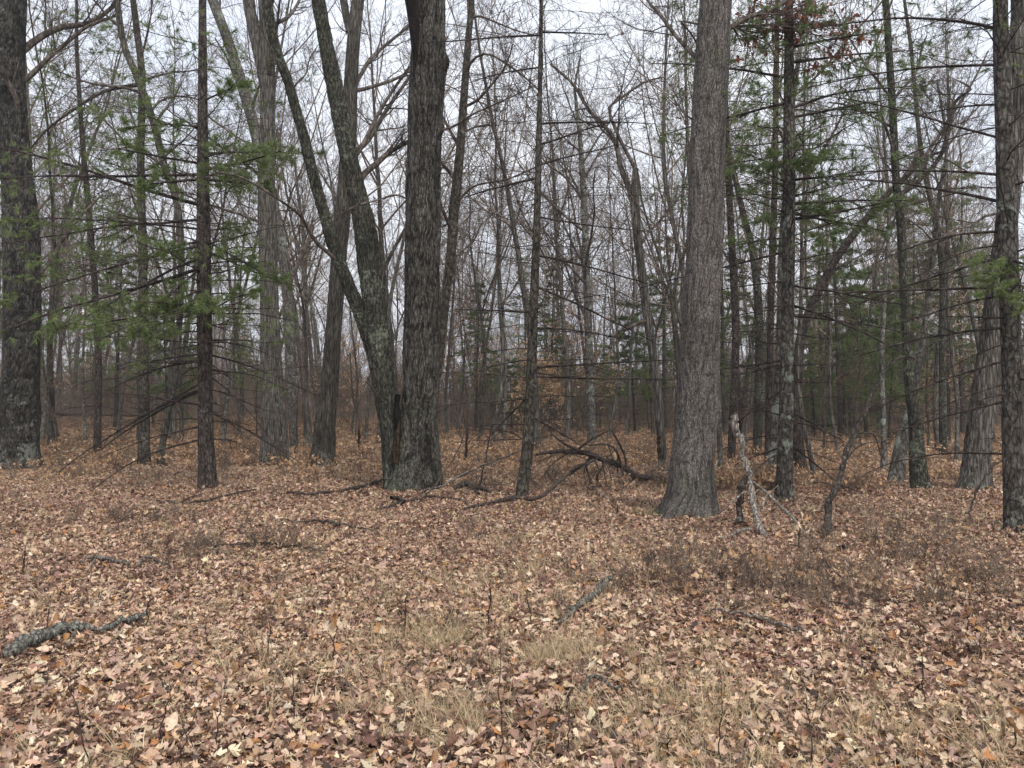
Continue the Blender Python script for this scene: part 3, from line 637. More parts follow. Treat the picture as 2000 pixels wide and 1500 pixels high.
# dark pine at left with foliage
pine('white_pine', 'dark straight pine with drooping dead lower branches and green sprays, left of the ridged fork',
     [(405, 956, 36), (404, 900, 33), (402, 850, 30), (401, 750, 28), (399, 600, 27), (398, 450, 25), (397, 370, 24), (396, 250, 20), (396, 120, 17), (396, -10, 14)],
     'pine', 32, dead=[(1.0, 3.4, .34, (2, 3), (1.0, 2.3), (-.35, .1), -.03, 9, 0), (3.4, 7, .4, (2, 3), (1.2, 2.4), (-.1, .3), -.02, 8, 0)],
     live=[(2.3, 4.4, .36, (3, 4), (1.0, 2.4), (-.1, .15), -.02, 8, .3), (4.4, 8.5, .5, (3, 4), (1.0, 2.5), (-.05, .25), -.02, 8, .32)],
     aimed=[([(760, 190, 860, .5, 6), (745, 130, 920, 0, 5), (700, 200, 760, 1, 6), (690, 230, 720, -1, 5), (800, 570, 900, .4, 5), (690, 620, 760, .3, 4), (830, 200, 885, -.8, 4), (730, 550, 860, -.6, 4)], 0, 12, -.03),
            ([(520, 0, 670, -2.0, 7), (500, 120, 640, -1.5, 6), (560, 200, 660, -1.8, 6), (480, 0, 550, -1, 6), (340, 0, 350, 1, 7), (400, 0, 285, -1.5, 8), (430, 40, 460, .6, 6)], .38, 12, -.01),
            ([(330, 560, 320, -.8, 6), (320, 230, 300, -1, 6), (350, 520, 360, 1, 6), (350, 280, 360, -1.2, 6), (470, 500, 520, -.8, 5), (470, 300, 500, -1, 5), (490, 560, 560, .6, 5), (300, 600, 300, .8, 5), (620, 480, 560, -1, 5), (600, 310, 600, -1, 5), (350, 450, 330, -1.4, 5), (250, 250, 230, -1, 5), (200, 480, 160, 0, 5), (520, 290, 600, -1, 5), (310, 460, 290, -1.6, 5), (600, 140, 640, -1.5, 4), (610, 250, 660, -1.3, 4), (560, 400, 600, -1.5, 4), (450, 60, 430, -.5, 5)], .6, 12, -.01)],
     nl=.13, aimK=30)

pine('lichened_pine', 'lichened pine with tiers of bare level branches, right of the thick grey trunk',
     [(1531, 983, 40), (1532, 940, 33), (1534, 850, 29), (1537, 700, 25), (1540, 500, 24), (1541, 300, 24), (1541, 150, 19), (1541, -10, 15)],
     'pine_grey', 33, dead=[(.9, 3.2, .28, (2, 3), (.8, 2.1), (-.3, .25), -.02, 9, 0), (3.2, 6.6, .36, (2, 4), (1.0, 2.4), (-.05, .35), -.01, 8, 0)],
     live=[(4.2, 5.8, .5, (2, 3), (.5, 1.2), (.0, .4), -.01, 8, .5), (5.0, 8.6, .36, (3, 4), (1.0, 2.6), (-.05, .35), -.02, 9, .5)],
     aimed=[([(590, 1800, 690, -.3, 5), (620, 1780, 640, .5, 5), (700, 1400, 720, .2, 5), (555, 1790, 610, .3, 5), (490, 1260, 560, .2, 5), (760, 1420, 840, .3, 4), (800, 1640, 860, .3, 4), (860, 1660, 960, .2, 4)], 0, 9, -.01),
            ([(200, 1300, 260, .4, 6), (150, 1290, 130, .8, 6), (230, 1760, 190, .6, 6), (210, 1780, 130, 1, 6), (120, 1800, 90, .8, 6), (90, 1720, 60, -.4, 6), (330, 1610, 300, -.5, 6), (320, 1700, 240, .6, 5), (60, 1440, 80, -.4, 5)], .3, 10, -.01),
            ([(430, 1740, 400, -.4, 7), (420, 1730, 440, .1, 6), (400, 1760, 370, .2, 6), (340, 1500, 300, -.6, 4), (330, 1590, 310, -.7, 4)], .75, 11, .0)],
     needle='needle_blue', nl=.11)

pine('edge_pine', 'lichen-flecked pine at the right edge with bare arching branches and a bright green tuft',
     [(1982, 1040, 42), (1981, 980, 38), (1979, 900, 37), (1975, 700, 35), (1969, 500, 36), (1964, 300, 34), (1958, 150, 30), (1954, -10, 26)],
     'pine_grey', 34, dead=[(1.0, 3.2, .34, (2, 3), (.8, 1.9), (-.3, .2), -.03, 9, 0), (3.2, 7.0, .36, (2, 3), (1.0, 2.2), (-.1, .4), -.03, 8, 0)],
     live=[(6.0, 9, .4, (3, 4), (.8, 2), (0, .3), -.01, 8, .15)],
     aimed=[([(400, 1640, 330, 1.2, 7), (60, 1600, 20, 1, 7), (130, 1560, 170, 1, 6), (270, 1600, 190, 1, 6), (340, 1640, 350, .5, 6), (560, 1560, 590, .3, 6), (640, 1620, 700, -.2, 6), (780, 1760, 850, .2, 6), (500, 1680, 600, .3, 6), (700, 1700, 790, .5, 5),
               (450, 1720, 480, .5, 6), (200, 1740, 240, .2, 5)], 0, 9, -.03),
            ([(505, 2050, 540, -.7, 6), (510, 1925, 560, -.4, 5), (500, 1990, 575, -.9, 5), (490, 1945, 530, -.7, 4), (525, 2020, 600, -.6, 4)], .55, 9, -.04)],
     nl=.09)

pine('pine_sapling', 'thin pine with green tiers rising behind the lichened pine trunk',
     [(1500, 912, 15), (1502, 800, 14), (1506, 600, 13), (1512, 400, 12), (1516, 200, 10), (1520, 0, 8)], 'pine', 35,
     dead=[(1.5, 5, .5, (2, 3), (.6, 1.4), (-.2, .2), -.02, 6, 0)], live=[(6, 11, .55, (3, 4), (.8, 1.8), (0, .3), -.01, 7, .4)], detail=0, rough=0, Y=20.5, nl=.12, needle='needle_blue')
pine('mossy_pine', 'slim mossy pine with feathery sprays, far back near the right edge',
     [(1842, 900, 15), (1841, 700, 13), (1838, 500, 12), (1800, 300, 9), (1780, 100, 7)], 'mossy', 36,
     dead=[(2, 7, .6, (2, 3), (.6, 1.4), (-.2, .3), -.01, 7, 0)], live=[(8, 14, .6, (3, 4), (.8, 1.8), (0, .3), -.01, 8, .35)], detail=0, rough=0, Y=24, nl=.12, needle='needle_blue')
pine('pine_sapling', 'slim pine tree with grey-green sprays right of the left edge trunk',
     [(190, 870, 14), (192, 700, 13), (185, 560, 12), (172, 400, 11), (160, 260, 9), (150, 100, 7)], 'pine', 37,
     dead=[(1.5, 5, .6, (2, 3), (.6, 1.6), (-.3, .2), -.02, 8, 0)], live=[(4, 15, .55, (3, 5), (.9, 2.4), (0, .3), -.01, 8, .5)], detail=0, rough=0, Y=25, nl=.13, needle='needle_hazed')

# crown of a pine seen behind the big grey trunk
pine('leaning_pine', 'distant pine whose feathery sprays show left of the thick grey trunk',
     [(1428, 905, 16), (1432, 800, 15), (1437, 650, 15), (1428, 450, 14), (1420, 300, 12), (1415, 100, 10)], 'pine', 38,
     dead=[(2, 6, .6, (2, 3), (.6, 1.6), (-.2, .2), -.02, 6, 0)], live=[(7, 14, .5, (3, 5), (1.2, 2.8), (0, .3), -.01, 8, .45)], detail=0, rough=0, Y=21.5, nl=.12, needle='needle_hazed')
pine('broken_pine', 'grey tree leaning left with green sprays, just right of the thick grey trunk',
     [(1478, 880, 18), (1482, 760, 17), (1482, 620, 16), (1472, 500, 15), (1452, 420, 12), (1430, 320, 10)], 'mossy', 39,
     dead=[(1.5, 8, .8, (2, 3), (.5, 1.4), (-.1, .4), .0, 7, 0)], live=[], detail=0, rough=0, Y=23, extend=2, cat='tree')

# red-brown oak leaves hanging on the limb right of the big grey trunk
def clinging(name, label, regions, Y, seed, mat, twmat='twig', start=None, L=.09, cat='branch'):
    r = np.random.default_rng(seed); mb, nb = MB(), MB()
    s = at(*start) ; t = thing(name, label, cat, s)
    for (px, py, rx, ry, n) in regions:
        e = at(px, py, Y); P, Rr, _ = resample([s, (s * .5 + e * .5) + r.normal(0, .08, 3), e], 10, [.012, .008, .004])
        mb.tubes(P[None], Rr[None], 5)
        a = r.random(n) * 6.28; q_ = np.sqrt(r.random(n))
        C = e + np.stack([np.cos(a) * q_ * rx * Y / F, r.normal(0, .25, n), np.sin(a) * q_ * ry * Y / F], 1)
        B = P[r.integers(4, 10, n)]; mid = (B + C) / 2 + r.normal(0, .03, (n, 3)); TP = np.stack([B, mid, C], 1)
        mb.tubes(TP, np.tile([.004, .003, .002], (n, 1)), 3)
        k = 3; C = np.repeat(C, k, 0) + r.normal(0, .04, (n * k, 3)); D = r.normal(0, 1, C.shape); D[:, 2] -= .8; D /= np.linalg.norm(D, axis=1)[:, None]
        W = np.cross(D, r.normal(0, 1, D.shape)); W /= np.linalg.norm(W, axis=1)[:, None]; N3 = np.cross(D, W)
        l = L * r.uniform(.7, 1.3, (len(C), 1))
        V = np.stack([C, C + D * l * .35 + W * l * .28 + N3 * l * .1, C + D * l, C + D * l * .4 - W * l * .25 + N3 * l * .12], 1)
        nb.add(V, q=np.arange(len(C) * 4))
    mb.build('twigs', M[twmat], t, s); nb.build('leaves', M[mat], t, s)
    return t
clinging('leafy_branch', 'branch hung with dead red-brown oak leaves at the top, right of the thick grey trunk',
         [(1480, 25, 40, 14, 24), (1540, 15, 60, 25, 60), (1575, 40, 40, 30, 60), (1545, 60, 20, 25, 26), (1630, 50, 40, 14, 24), (1478, 78, 12, 10, 14), (1650, 95, 35, 14, 24), (1600, 125, 25, 8, 16), (1672, 85, 12, 10, 8), (1450, 90, 10, 10, 5)], 12.3, 41, 'redleaf', start=(1430, 50, 11.6))

# ------------------------------------------------------------------ tree kinds for the woods behind
def proto_root(name, cat):
    o = bpy.data.objects.new(name, None); o.empty_display_size = .2; o['category'] = cat; o['group'] = ''
    o['label'] = ''; return o
def proto_part(mb, name, mat, root):
    o = mb.build(name, mat, root); COL.objects.unlink(o); return o

def proto_tree(seed, H, r0, bark_, limbs=14, t0=.35, lr=.42, ang=.75, kids=(6, 5, 4, 3), minr=.006, wob=.035, leaves=0, twmat='twig_hazed', fork=False):
    r = np.random.default_rng(seed); root = proto_root('bare_tree', 'tree')
    n = 26; P = grow(np.array([[0, 0, -.15]]), np.array([[r.normal(0, .05), r.normal(0, .05), 1.]]), np.array([H]), n, wob, .03, r)
    Rr = (r0 * (1 - np.linspace(0, 1, n) ** 1.1 * .9))[None]; Rr[:, 0] *= 1.5; Rr[:, 1] *= 1.1
    tk = MB(); tk.tubes(P, Rr, 9)
    if fork:
        Pf = grow(P[:, 9].copy(), np.array([[r.choice([-1, 1]) * .35, r.normal(0, .2), 1.]]), np.array([H * .6]), 18, wob, .02, r)
        Rf = Rr[:, 9:10] * np.linspace(.75, .12, 18)[None]; tk.tubes(Pf, Rf, 8)
    proto_part(tk, 'trunk', M[bark_], root)
    cr_ = MB(); lp = [(P, Rr)] + ([(Pf, Rf)] if fork else [])
    T_end = []
    for (a, b) in lp:
        P1, R1 = spawn(a, b, limbs, 9, t0, ang, lr, .5, .12, .07, r, maxr=.09, minr=minr * 1.6); cr_.tubes(P1, R1, 4)
        P2, R2 = spawn(P1, R1, kids[0], 7, .15, .7, .55, .55, .13, .05, r, minr=minr * 1.2); cr_.tubes(P2, R2, 3)
        P3, R3 = spawn(P2, R2, kids[1], 5, .15, .7, .55, .6, .14, .04, r, minr=minr); cr_.tubes(P3, R3, 3)
        P4, R4 = spawn(P3, R3, kids[2], 4, .15, .7, .7, .7, .15, .03, r, minr=minr * .75); cr_.tubes(P4, R4, 3)
        T_end.append(P4)
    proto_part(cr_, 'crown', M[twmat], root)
    if leaves:
        E = np.concatenate([x[:, -1] for x in T_end]); E = E[r.random(len(E)) < leaves]
        C = np.repeat(E, 3, 0) + r.normal(0, .06, (len(E) * 3, 3)); D = r.normal(0, 1, C.shape); D[:, 2] -= .6; D /= np.linalg.norm(D, axis=1)[:, None]
        W = np.cross(D, r.normal(0, 1, D.shape)); W /= np.linalg.norm(W, axis=1)[:, None]; l = .1 * r.uniform(.7, 1.3, (len(C), 1))
        lv = MB(); lv.add(np.stack([C, C + D * l * .4 + W * l * .28, C + D * l, C + D * l * .4 - W * l * .28], 1), q=np.arange(len(C) * 4))
        proto_part(lv, 'leaves', M['beech'] if leaves > .2 else M['redleaf'], root)
    return root

def proto_pine(seed, H, r0, low=.15, gap=.4, L0=1.8, fol=.9, mat='needle_hazed', K=11, nl=.16, nw=.007, dense=9, shade_dead=True):
    r = np.random.default_rng(seed); root = proto_root('evergreen_tree', 'pine tree')
    n = 24; P = grow(np.array([[0, 0, -.1]]), np.array([[0., 0, 1]]), np.array([H]), n, .015, .02, r)
    Rr = (r0 * (1 - np.linspace(0, 1, n) * .93))[None]; tk = MB(); tk.tubes(P, Rr, 8); proto_part(tk, 'trunk', M['pine'], root)
    mb, nb = MB(), MB()
    z = H * low
    while z < H * .97:
        q_ = (z / H - low) / (1 - low); LL_ = L0 * (1 - q_) ** .7 * r.uniform(.7, 1.1) + .15
        S, D, LL, R0 = whorls(P[0], Rr[0], z, z + .01, gap, r, (4, 5), (LL_ * .6, LL_ * 1.15), (.0, .3))
        if shade_dead and q_ < .15: conifer_branch(mb, nb, S, D, LL, R0, r, twigs=6, sub=2, foliage=fol * .25, K=K, nl=nl, nw=nw, minr=.005)
        else: conifer_branch(mb, nb, S, D, LL, R0, r, twigs=dense, sub=3, foliage=fol, K=K, nl=nl, nw=nw, minr=.005)
        z += gap * r.uniform(.8, 1.2)
    proto_part(mb, 'branches', M['twig_dark'], root); proto_part(nb, 'crown', M[mat], root)
    return root

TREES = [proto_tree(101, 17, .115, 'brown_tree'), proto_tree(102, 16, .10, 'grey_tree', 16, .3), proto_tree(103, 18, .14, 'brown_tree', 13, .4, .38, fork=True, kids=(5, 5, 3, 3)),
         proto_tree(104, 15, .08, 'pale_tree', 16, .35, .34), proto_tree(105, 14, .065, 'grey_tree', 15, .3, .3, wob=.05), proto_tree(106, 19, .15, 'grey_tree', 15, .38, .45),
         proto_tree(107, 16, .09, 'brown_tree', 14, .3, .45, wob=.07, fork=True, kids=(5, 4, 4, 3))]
SAPS = [proto_tree(111, 5.5, .035, 'brown_tree', 14, .12, .42, .8, (6, 5, 3, 3), .004, .06, twmat='twig_warm'), proto_tree(112, 7.5, .05, 'brown_tree', 18, .15, .36, .75, (6, 5, 3, 3), .0045, .06, twmat='twig_warm'),
        proto_tree(113, 4.2, .025, 'grey_tree', 14, .08, .5, .9, (6, 5, 3, 3), .004, .08, twmat='twig')]
BEECH = [proto_tree(121, 4.5, .03, 'pale_tree', 16, .1, .5, 1.1, (7, 5, 3, 3), .004, .05, leaves=.33, twmat='twig'), proto_tree(122, 7, .05, 'grey_tree', 16, .15, .42, 1.0, (6, 5, 3, 3), .0045, .05, leaves=.22, twmat='twig')]
PINES = [proto_pine(131, 6.5, .07, .08, .4, 1.9), proto_pine(132, 11, .12, .2, .55, 2.4), proto_pine(133, 4.0, .05, .05, .3, 1.4, dense=7),
         proto_pine(134, 15, .17, .4, .6, 2.8, fol=.6, mat='needle_blue')]

used = set()
def place(proto, px, Y, label, group, sc=1.0, rz=None, tilt=0.0, name=None, x=None):
    r_ = rng
    if x is None: x = (px - 1000) / F * Y
    loc = (x, Y, float(gz(x, Y)))
    o = dup(proto, loc, r_.random() * 6.28 if rz is None else rz, sc, label, group)
    if name: o.name = name
    if tilt: o.rotation_euler = (r_.normal(0, .02), tilt, o.rotation_euler[2])
    return o

# trees the photograph lets one tell apart, behind the front row
MID = [  # (px, base py, kind, scale, tilt, label)
    (118, 868, 4, 1.0, .04, 'thin tree leaning slightly just right of the left edge trunk, far back'),
    (168, 862, 3, .9, -.03, 'thin pale tree far behind, between the left edge trunk and the slim pine'),
    (232, 858, 1, .9, .02, 'grey tree far behind, left of the slim pale-grey tree'),
    (437, 872, 3, 1.0, .02, 'tree with a pale foot just right of the dark straight pine'),
    (470, 860, 4, 1.0, -.05, 'thin tree left of the ridged forking trunk, far behind'),
    (598, 856, 6, .9, .05, 'crooked forked tree seen between the ridged trunk and the plain dark grey one'),
    (686, 850, 4, .9, -.02, 'thin tree far behind, between the plain dark grey trunk and the mossy trunks'),
    (715, 862, 1, .8, .03, 'grey tree directly behind the left stem of the mossy trunks'),
    (892, 850, 4, 1.0, .02, 'thin tree just right of the slim leaning tree, far behind'),
    (935, 846, 1, 1.0, -.02, 'grey tree halfway between the mossy trunks and the dead conifer, far back'),
    (985, 866, 3, 1.0, .0, 'slim pale tree just left of the dead conifer'),
    (1090, 846, 4, 1.1, .03, 'thin tree close right of the dead conifer, far behind'),
    (1120, 842, 0, .9, -.02, 'brown tree left of the straight pale grey tree, far behind'),
    (1186, 862, 4, 1.0, .02, 'thin tree right of the straight pale grey tree, behind the arching branch'),
    (1222, 852, 1, .95, -.03, 'grey tree between the arching branch and the broken-top tree'),
    (1322, 856, 2, .8, .02, 'forked tree just left of the thick grey trunk, far behind'),
    (1408, 930, 3, .8, .03, 'slender tree hard against the right side of the thick grey trunk'),
    (1452, 872, 4, 1.0, -.02, 'thin tree between the thick grey trunk and the lichened pine'),
    (1506, 938, 3, 1.05, .0, 'pale smooth trunk immediately left of the lichened pine'),
    (1592, 948, 4, .8, .02, 'thin grey stem right of the leaning grey trunk'),
    (1636, 892, 4, .9, .03, 'thin dark tree between the leaning grey trunk and the crooked sapling'),
    (1672, 862, 1, .9, -.02, 'grey tree beyond the crooked dark sapling'),
    (1725, 918, 3, .9, .02, 'pale mottled tree left of the thin lichen-spotted tree'),
    (1832, 884, 1, .9, .02, 'grey tree right of the thin lichen-spotted tree'),
    (1868, 902, 4, 1.0, -.03, 'thin tree left of the broad shaggy trunk'),
    (1938, 870, 0, .9, .02, 'brown tree between the shaggy trunk and the edge pine, far back'),
]
taken = [(a, b) for a, b, c in FRONT]
for px, py, k, s_, tl, lab in MID:
    Yd = float(on_ground(px, py)[1]); place(TREES[k], px, Yd, lab, None or 'single trees behind the front row', s_, tilt=tl, name='bare_tree')
    taken.append(((px - 1000) / F * Yd, Yd))

MARKS = [(-9e9, 90, 'beside the left edge trunk'), (90, 270, 'left of the slim pale-grey tree'), (270, 400, 'just left of the dark straight pine'), (400, 520, 'right of the dark straight pine'),
         (520, 640, 'right of the ridged fork'), (640, 790, 'behind the mossy stems'), (790, 920, 'just right of the massive mossy tree'), (920, 1040, 'just left of the dead conifer'), (1040, 1160, 'just right of the dead conifer'),
         (1160, 1270, 'behind the arching branch'), (1270, 1370, 'left of the thick grey trunk'), (1370, 1460, 'right of the thick grey trunk'), (1460, 1540, 'left of the lichened pine'), (1540, 1640, 'right of the lichened pine'),
         (1640, 1740, 'beyond the crooked sapling'), (1740, 1850, 'behind the lichen-spotted tree'), (1850, 9e9, 'near the right edge pine')]
def zone(x, y):
    p = 1000 + x / y * F
    for a, b, t_ in MARKS:
        if a <= p < b: return t_
SCAT = []
def scatter(n, y0, y1, protos, words_, smin, smax, gap, name, group, dens=None, seed=5, half=.72):
    r = np.random.default_rng(seed); k = 0; tries = 0
    while k < n and tries < n * 60:
        tries += 1
        y = math.sqrt(r.uniform(y0 * y0, y1 * y1)); x = r.uniform(-half, half) * y
        if dens is not None and r.random() > dens(1000 + x / y * F, y): continue
        if any((x - a) ** 2 + (y - b) ** 2 < gap * gap for a, b in taken): continue
        taken.append((x, y)); q_ = int(r.integers(len(protos)))
        lab = '%s, %s' % (words_[q_], zone(x, y))
        o = place(protos[q_], None, y, lab, group, r.uniform(smin, smax), rz=r.random() * 6.28, x=x, tilt=r.normal(0, .035), name=name)
        SCAT.append((lab, x / y, o)); k += 1
def tell_apart():
    by = {}
    for lab, p, o in SCAT: by.setdefault(lab, []).append((p, o))
    for lab, L_ in by.items():
        if 1 < len(L_) <= 5:
            L_.sort(key=lambda a: a[0])
            for w_, (p, o) in zip(['left one of two', 'right one of two'] if len(L_) == 2 else ['leftmost of three', 'middle of three', 'rightmost of three'] if len(L_) == 3 else ['leftmost', 'second from the left'] + ['third from the left'] * (len(L_) > 4) + ['second from the right', 'rightmost'], L_):
                o['label'] = lab + ', ' + w_
AD = ['brown', 'grey', 'dark forked', 'slim pale', 'thin grey', 'thick grey', 'crooked']
scatter(44, 27, 48, TREES, [a + ' bare tree' for a in AD], .85, 1.3, 1.6, 'bare_tree', 'bare trees in the woods behind', dens=lambda p, y: .5 if p > 1400 else .9, seed=61)
scatter(66, 48, 78, TREES, ['far ' + a + ' bare tree' for a in AD], .85, 1.25, 1.7, 'bare_tree', 'bare trees deep in the woods', dens=lambda p, y: .5 if p > 1400 else .9, seed=62, half=.7)
scatter(26, 24, 42, SAPS, ['low bare sapling', 'tall bare sapling', 'small grey sapling'], .7, 1.1, 1.2, 'sapling', 'bare saplings', seed=63)
scatter(40, 40, 66, SAPS, ['far low twiggy sapling', 'far tall twiggy sapling', 'far small grey sapling'], .8, 1.3, 1.0, 'sapling', 'far twiggy saplings', seed=64)
scatter(26, 30, 60, BEECH, ['low orange-leaved beech sapling', 'tall dry-leaved beech sapling'], .7, 1.2, 1.2, 'beech_sapling', 'beech saplings holding dry leaves', seed=65)
def pd(p, y):
    return 1.0 if 1560 < p < 1960 else .55 if 860 < p < 1260 else .4 if 1380 < p < 1560 else .4 if p < 200 else .2
scatter(40, 36, 66, PINES, ['young green pine', 'green pine among bare trees', 'low green pine', 'tall blue-green pine'], .7, 1.15, 1.4, 'evergreen_tree', 'green pines among the bare trees', dens=pd, seed=66)
tell_apart()
for px, Yp, k, s_, lab in [(1640, 33, 1, 1.0, 'green pine filling the gap right of the leaning grey trunk'), (1690, 37, 0, 1.3, 'low green pine under the arc of the crooked sapling'), (1735, 30, 0, 1.0, 'bright low pine left of the lichen-spotted tree'),
        (1850, 34, 1, 1.0, 'tall dense pine between lichen-spotted tree and shaggy trunk'), (1880, 40, 3, 1.0, 'tall blue-green pine left of the shaggy trunk'), (1610, 42, 3, .9, 'tall pine behind the leaning grey trunk'), (1780, 41, 1, 1.2, 'large pine right behind the lichen-spotted tree'),
        (930, 40, 1, .75, 'mid-sized pine left of the dead conifer'), (1075, 44, 1, .9, 'mid-sized pine right of the dead conifer'), (1240, 40, 0, 1.1, 'pine in the gap behind the arching branch'), (8, 26, 1, .9, 'dark pine at the far left behind the edge trunk'), (1445, 36, 1, .8, 'pine right behind the thick grey trunk'), (330, 38, 0, 1.1, 'low pine behind the dark straight pine')]:
    place(PINES[k], px, Yp, lab, 'green pines among the bare trees', s_, name='evergreen_tree')

for px, Yp, k, s_, lab in [(606, 29, 1, 1.25, 'tall tree whose crown fills the sky between the ridged fork and the plain dark tree'), (742, 31, 3, 1.3, 'pale tree whose crown shows between the mossy stems and the thick trunk'),
        (962, 30, 4, 1.35, 'thin tall tree with a wide crown between slim leaning tree and dead conifer'), (1106, 33, 1, 1.2, 'tall grey tree whose crown spreads right of the dead conifer'), (1330, 31, 4, 1.3, 'thin tall tree hard left of the thick grey trunk'), (100, 27, 6, 1.2, 'crooked tree whose fine crown fills the sky right of the left edge trunk'), (345, 30, 4, 1.3, 'thin tall tree between the crooked tree and the dark straight pine')]:
    place(TREES[k], px, Yp, lab, 'bare trees in the woods behind', s_, name='bare_tree')

# the woods beyond, one mass
def geo_scatter(name, P, rot, scl, col, idx, protos, kind='stuff', extra=None):
    """points that carry a mesh each: one object"""
    me = bpy.data.meshes.new(name); me.vertices.add(len(P)); me.vertices.foreach_set('co', np.asarray(P, np.float32).ravel())
    for k, ty, v, at_ in (('rot', 'FLOAT_VECTOR', rot, 'vector'), ('scl', 'FLOAT_VECTOR', scl, 'vector'), ('col', 'FLOAT_COLOR', col, 'color'), ('pick', 'INT', idx, 'value')):
        a = me.attributes.new(k, ty, 'POINT'); a.data.foreach_set(at_, np.asarray(v, np.int32 if ty == 'INT' else np.float32).ravel())
    o = bpy.data.objects.new(name, me); COL.objects.link(o); tag(o, kind=kind)
    pc = bpy.data.collections.new(name + '_shapes')
    for p in protos: pc.objects.link(p)
    g = bpy.data.node_groups.new(name + '_scatter', 'GeometryNodeTree')
    g.interface.new_socket('Geometry', in_out='INPUT', socket_type='NodeSocketGeometry'); g.interface.new_socket('Geometry', in_out='OUTPUT', socket_type='NodeSocketGeometry')
    gi = g.nodes.new('NodeGroupInput'); go = g.nodes.new('NodeGroupOutput'); ip = g.nodes.new('GeometryNodeInstanceOnPoints'); ci = g.nodes.new('GeometryNodeCollectionInfo')
    ci.inputs['Collection'].default_value = pc; ci.inputs['Separate Children'].default_value = True; ci.inputs['Reset Children'].default_value = True
    ip.inputs['Pick Instance'].default_value = True
    def na(nm, ty):
        a = g.nodes.new('GeometryNodeInputNamedAttribute'); a.data_type = ty; a.inputs['Name'].default_value = nm; return a.outputs['Attribute']
    g.links.new(gi.outputs[0], ip.inputs['Points']); g.links.new(ci.outputs[0], ip.inputs['Instance'])
    g.links.new(na('pick', 'INT'), ip.inputs['Instance Index']); g.links.new(na('rot', 'FLOAT_VECTOR'), ip.inputs['Rotation']); g.links.new(na('scl', 'FLOAT_VECTOR'), ip.inputs['Scale'])
    g.links.new(ip.outputs[0], go.inputs[0])
    md = o.modifiers.new('scatter', 'NODES'); md.node_group = g
    return o

def merged(name, roots):
    """one mesh per kind, all parts with their own materials, for the far mass"""
    out = []
    for k, rt in enumerate(roots):
        Vs, Ls, mi, mats, n = [], [], [], [], 0; ls = []; lt = 0
        for c in rt.children:
            me = c.data; v = np.zeros(len(me.vertices) * 3, np.float32); me.vertices.foreach_get('co', v)
            l = np.zeros(len(me.loops), np.int32); me.loops.foreach_get('vertex_index', l); s = np.zeros(len(me.polygons), np.int32); me.polygons.foreach_get('loop_start', s)
            Vs.append(v); Ls.append(l + n); ls.append(s + lt); mi.append(np.full(len(me.polygons), len(mats), np.int32)); mats.append(me.materials[0]); n += len(me.vertices); lt += len(l)
        me = bpy.data.meshes.new('%s_%d' % (name, k)); V = np.concatenate(Vs); L_ = np.concatenate(Ls); S_ = np.concatenate(ls)
        me.vertices.add(n); me.vertices.foreach_set('co', V); me.loops.add(len(L_)); me.loops.foreach_set('vertex_index', L_)
        me.polygons.add(len(S_)); me.polygons.foreach_set('loop_start', S_); me.polygons.foreach_set('material_index', np.concatenate(mi)); me.update(calc_edges=True)
        for m_ in mats: me.materials.append(m_)
        out.append(bpy.data.objects.new('%s_%d' % (name, k), me))
    return out
def far_points(n, y0, y1, seed, half=.85):
    r = np.random.default_rng(seed); y = np.sqrt(r.uniform(y0 * y0, y1 * y1, n)); x = r.uniform(-half, half, n) * y
    return np.stack([x, y, gz(x, y)], 1), r
kinds = merged('far_tree', [TREES[0], TREES[1], TREES[2], TREES[4], TREES[5], SAPS[0], SAPS[1], BEECH[1], PINES[0], PINES[1]])
P_, r_ = far_points(560, 74, 160, 71)
pk = r_.choice(len(kinds), len(P_), p=[.13, .12, .1, .13, .1, .1, .1, .04, .07, .11])
far_woods = geo_scatter('distant_woods', P_, np.stack([r_.normal(0, .03, len(P_)), r_.normal(0, .03, len(P_)), r_.random(len(P_)) * 6.28], 1), np.repeat(r_.uniform(.8, 1.2, (len(P_), 1)), 3, 1), np.ones((len(P_), 4)), pk, kinds)
P_, r_ = far_points(1300, 50, 130, 72)
pk = r_.choice([5, 6, 7, 8], len(P_), p=[.42, .34, .12, .12])
thicket = geo_scatter('distant_thicket', P_, np.stack([r_.normal(0, .05, len(P_)), r_.normal(0, .05, len(P_)), r_.random(len(P_)) * 6.28], 1), np.repeat(r_.uniform(.6, 1.1, (len(P_), 1)), 3, 1), np.ones((len(P_), 4)), pk, kinds)

# ------------------------------------------------------------------ leaf litter
def leaf_shape(seed, kind):
    r = np.random.default_rng(seed); n = 9; t = np.linspace(0, 1, n)
    if kind == 'oak': wd = np.array([.03, .16, .09, .30, .15, .36, .18, .26, .05])
    elif kind == 'maple': wd = np.array([.05, .34, .22, .50, .26, .34, .15, .17, .02])
    else: wd = .27 * np.sin(np.pi * np.clip(t * .94 + .04, 0, 1)) ** .8
    sw = np.array([0, .07, -.02, .09, -.02, .08, -.02, .05, 0]) if kind != 'ovate' else t * 0
    curl = r.uniform(-1.6, 2.8); bend = r.uniform(-1.6, 1.6); c = t - .5
    z0 = bend * c ** 2 + r.normal(0, .02, n)
    wl = wd * r.uniform(.85, 1.1, n); wr = wd * r.uniform(.85, 1.1, n)
    mid = np.stack([r.normal(0, .01, n), c, z0], 1)
    lf = np.stack([-wl, c + sw, z0 + curl * wl ** 2 + r.normal(0, .03, n)], 1); rt = np.stack([wr, c + sw, z0 + curl * wr ** 2 * r.uniform(.3, 1.4) + r.normal(0, .03, n)], 1)
    ml_ = mid * .5 + lf * .5; ml_[:, 2] -= .02; mr_ = mid * .5 + rt * .5; mr_[:, 2] -= .02
    V = np.concatenate([lf, ml_, mid, mr_, rt]); q = []
    for a in range(4):
        for i in range(n - 1): q.append([a * n + i, a * n + i + 1, (a + 1) * n + i + 1, (a + 1) * n + i])
    return V, np.array(q)
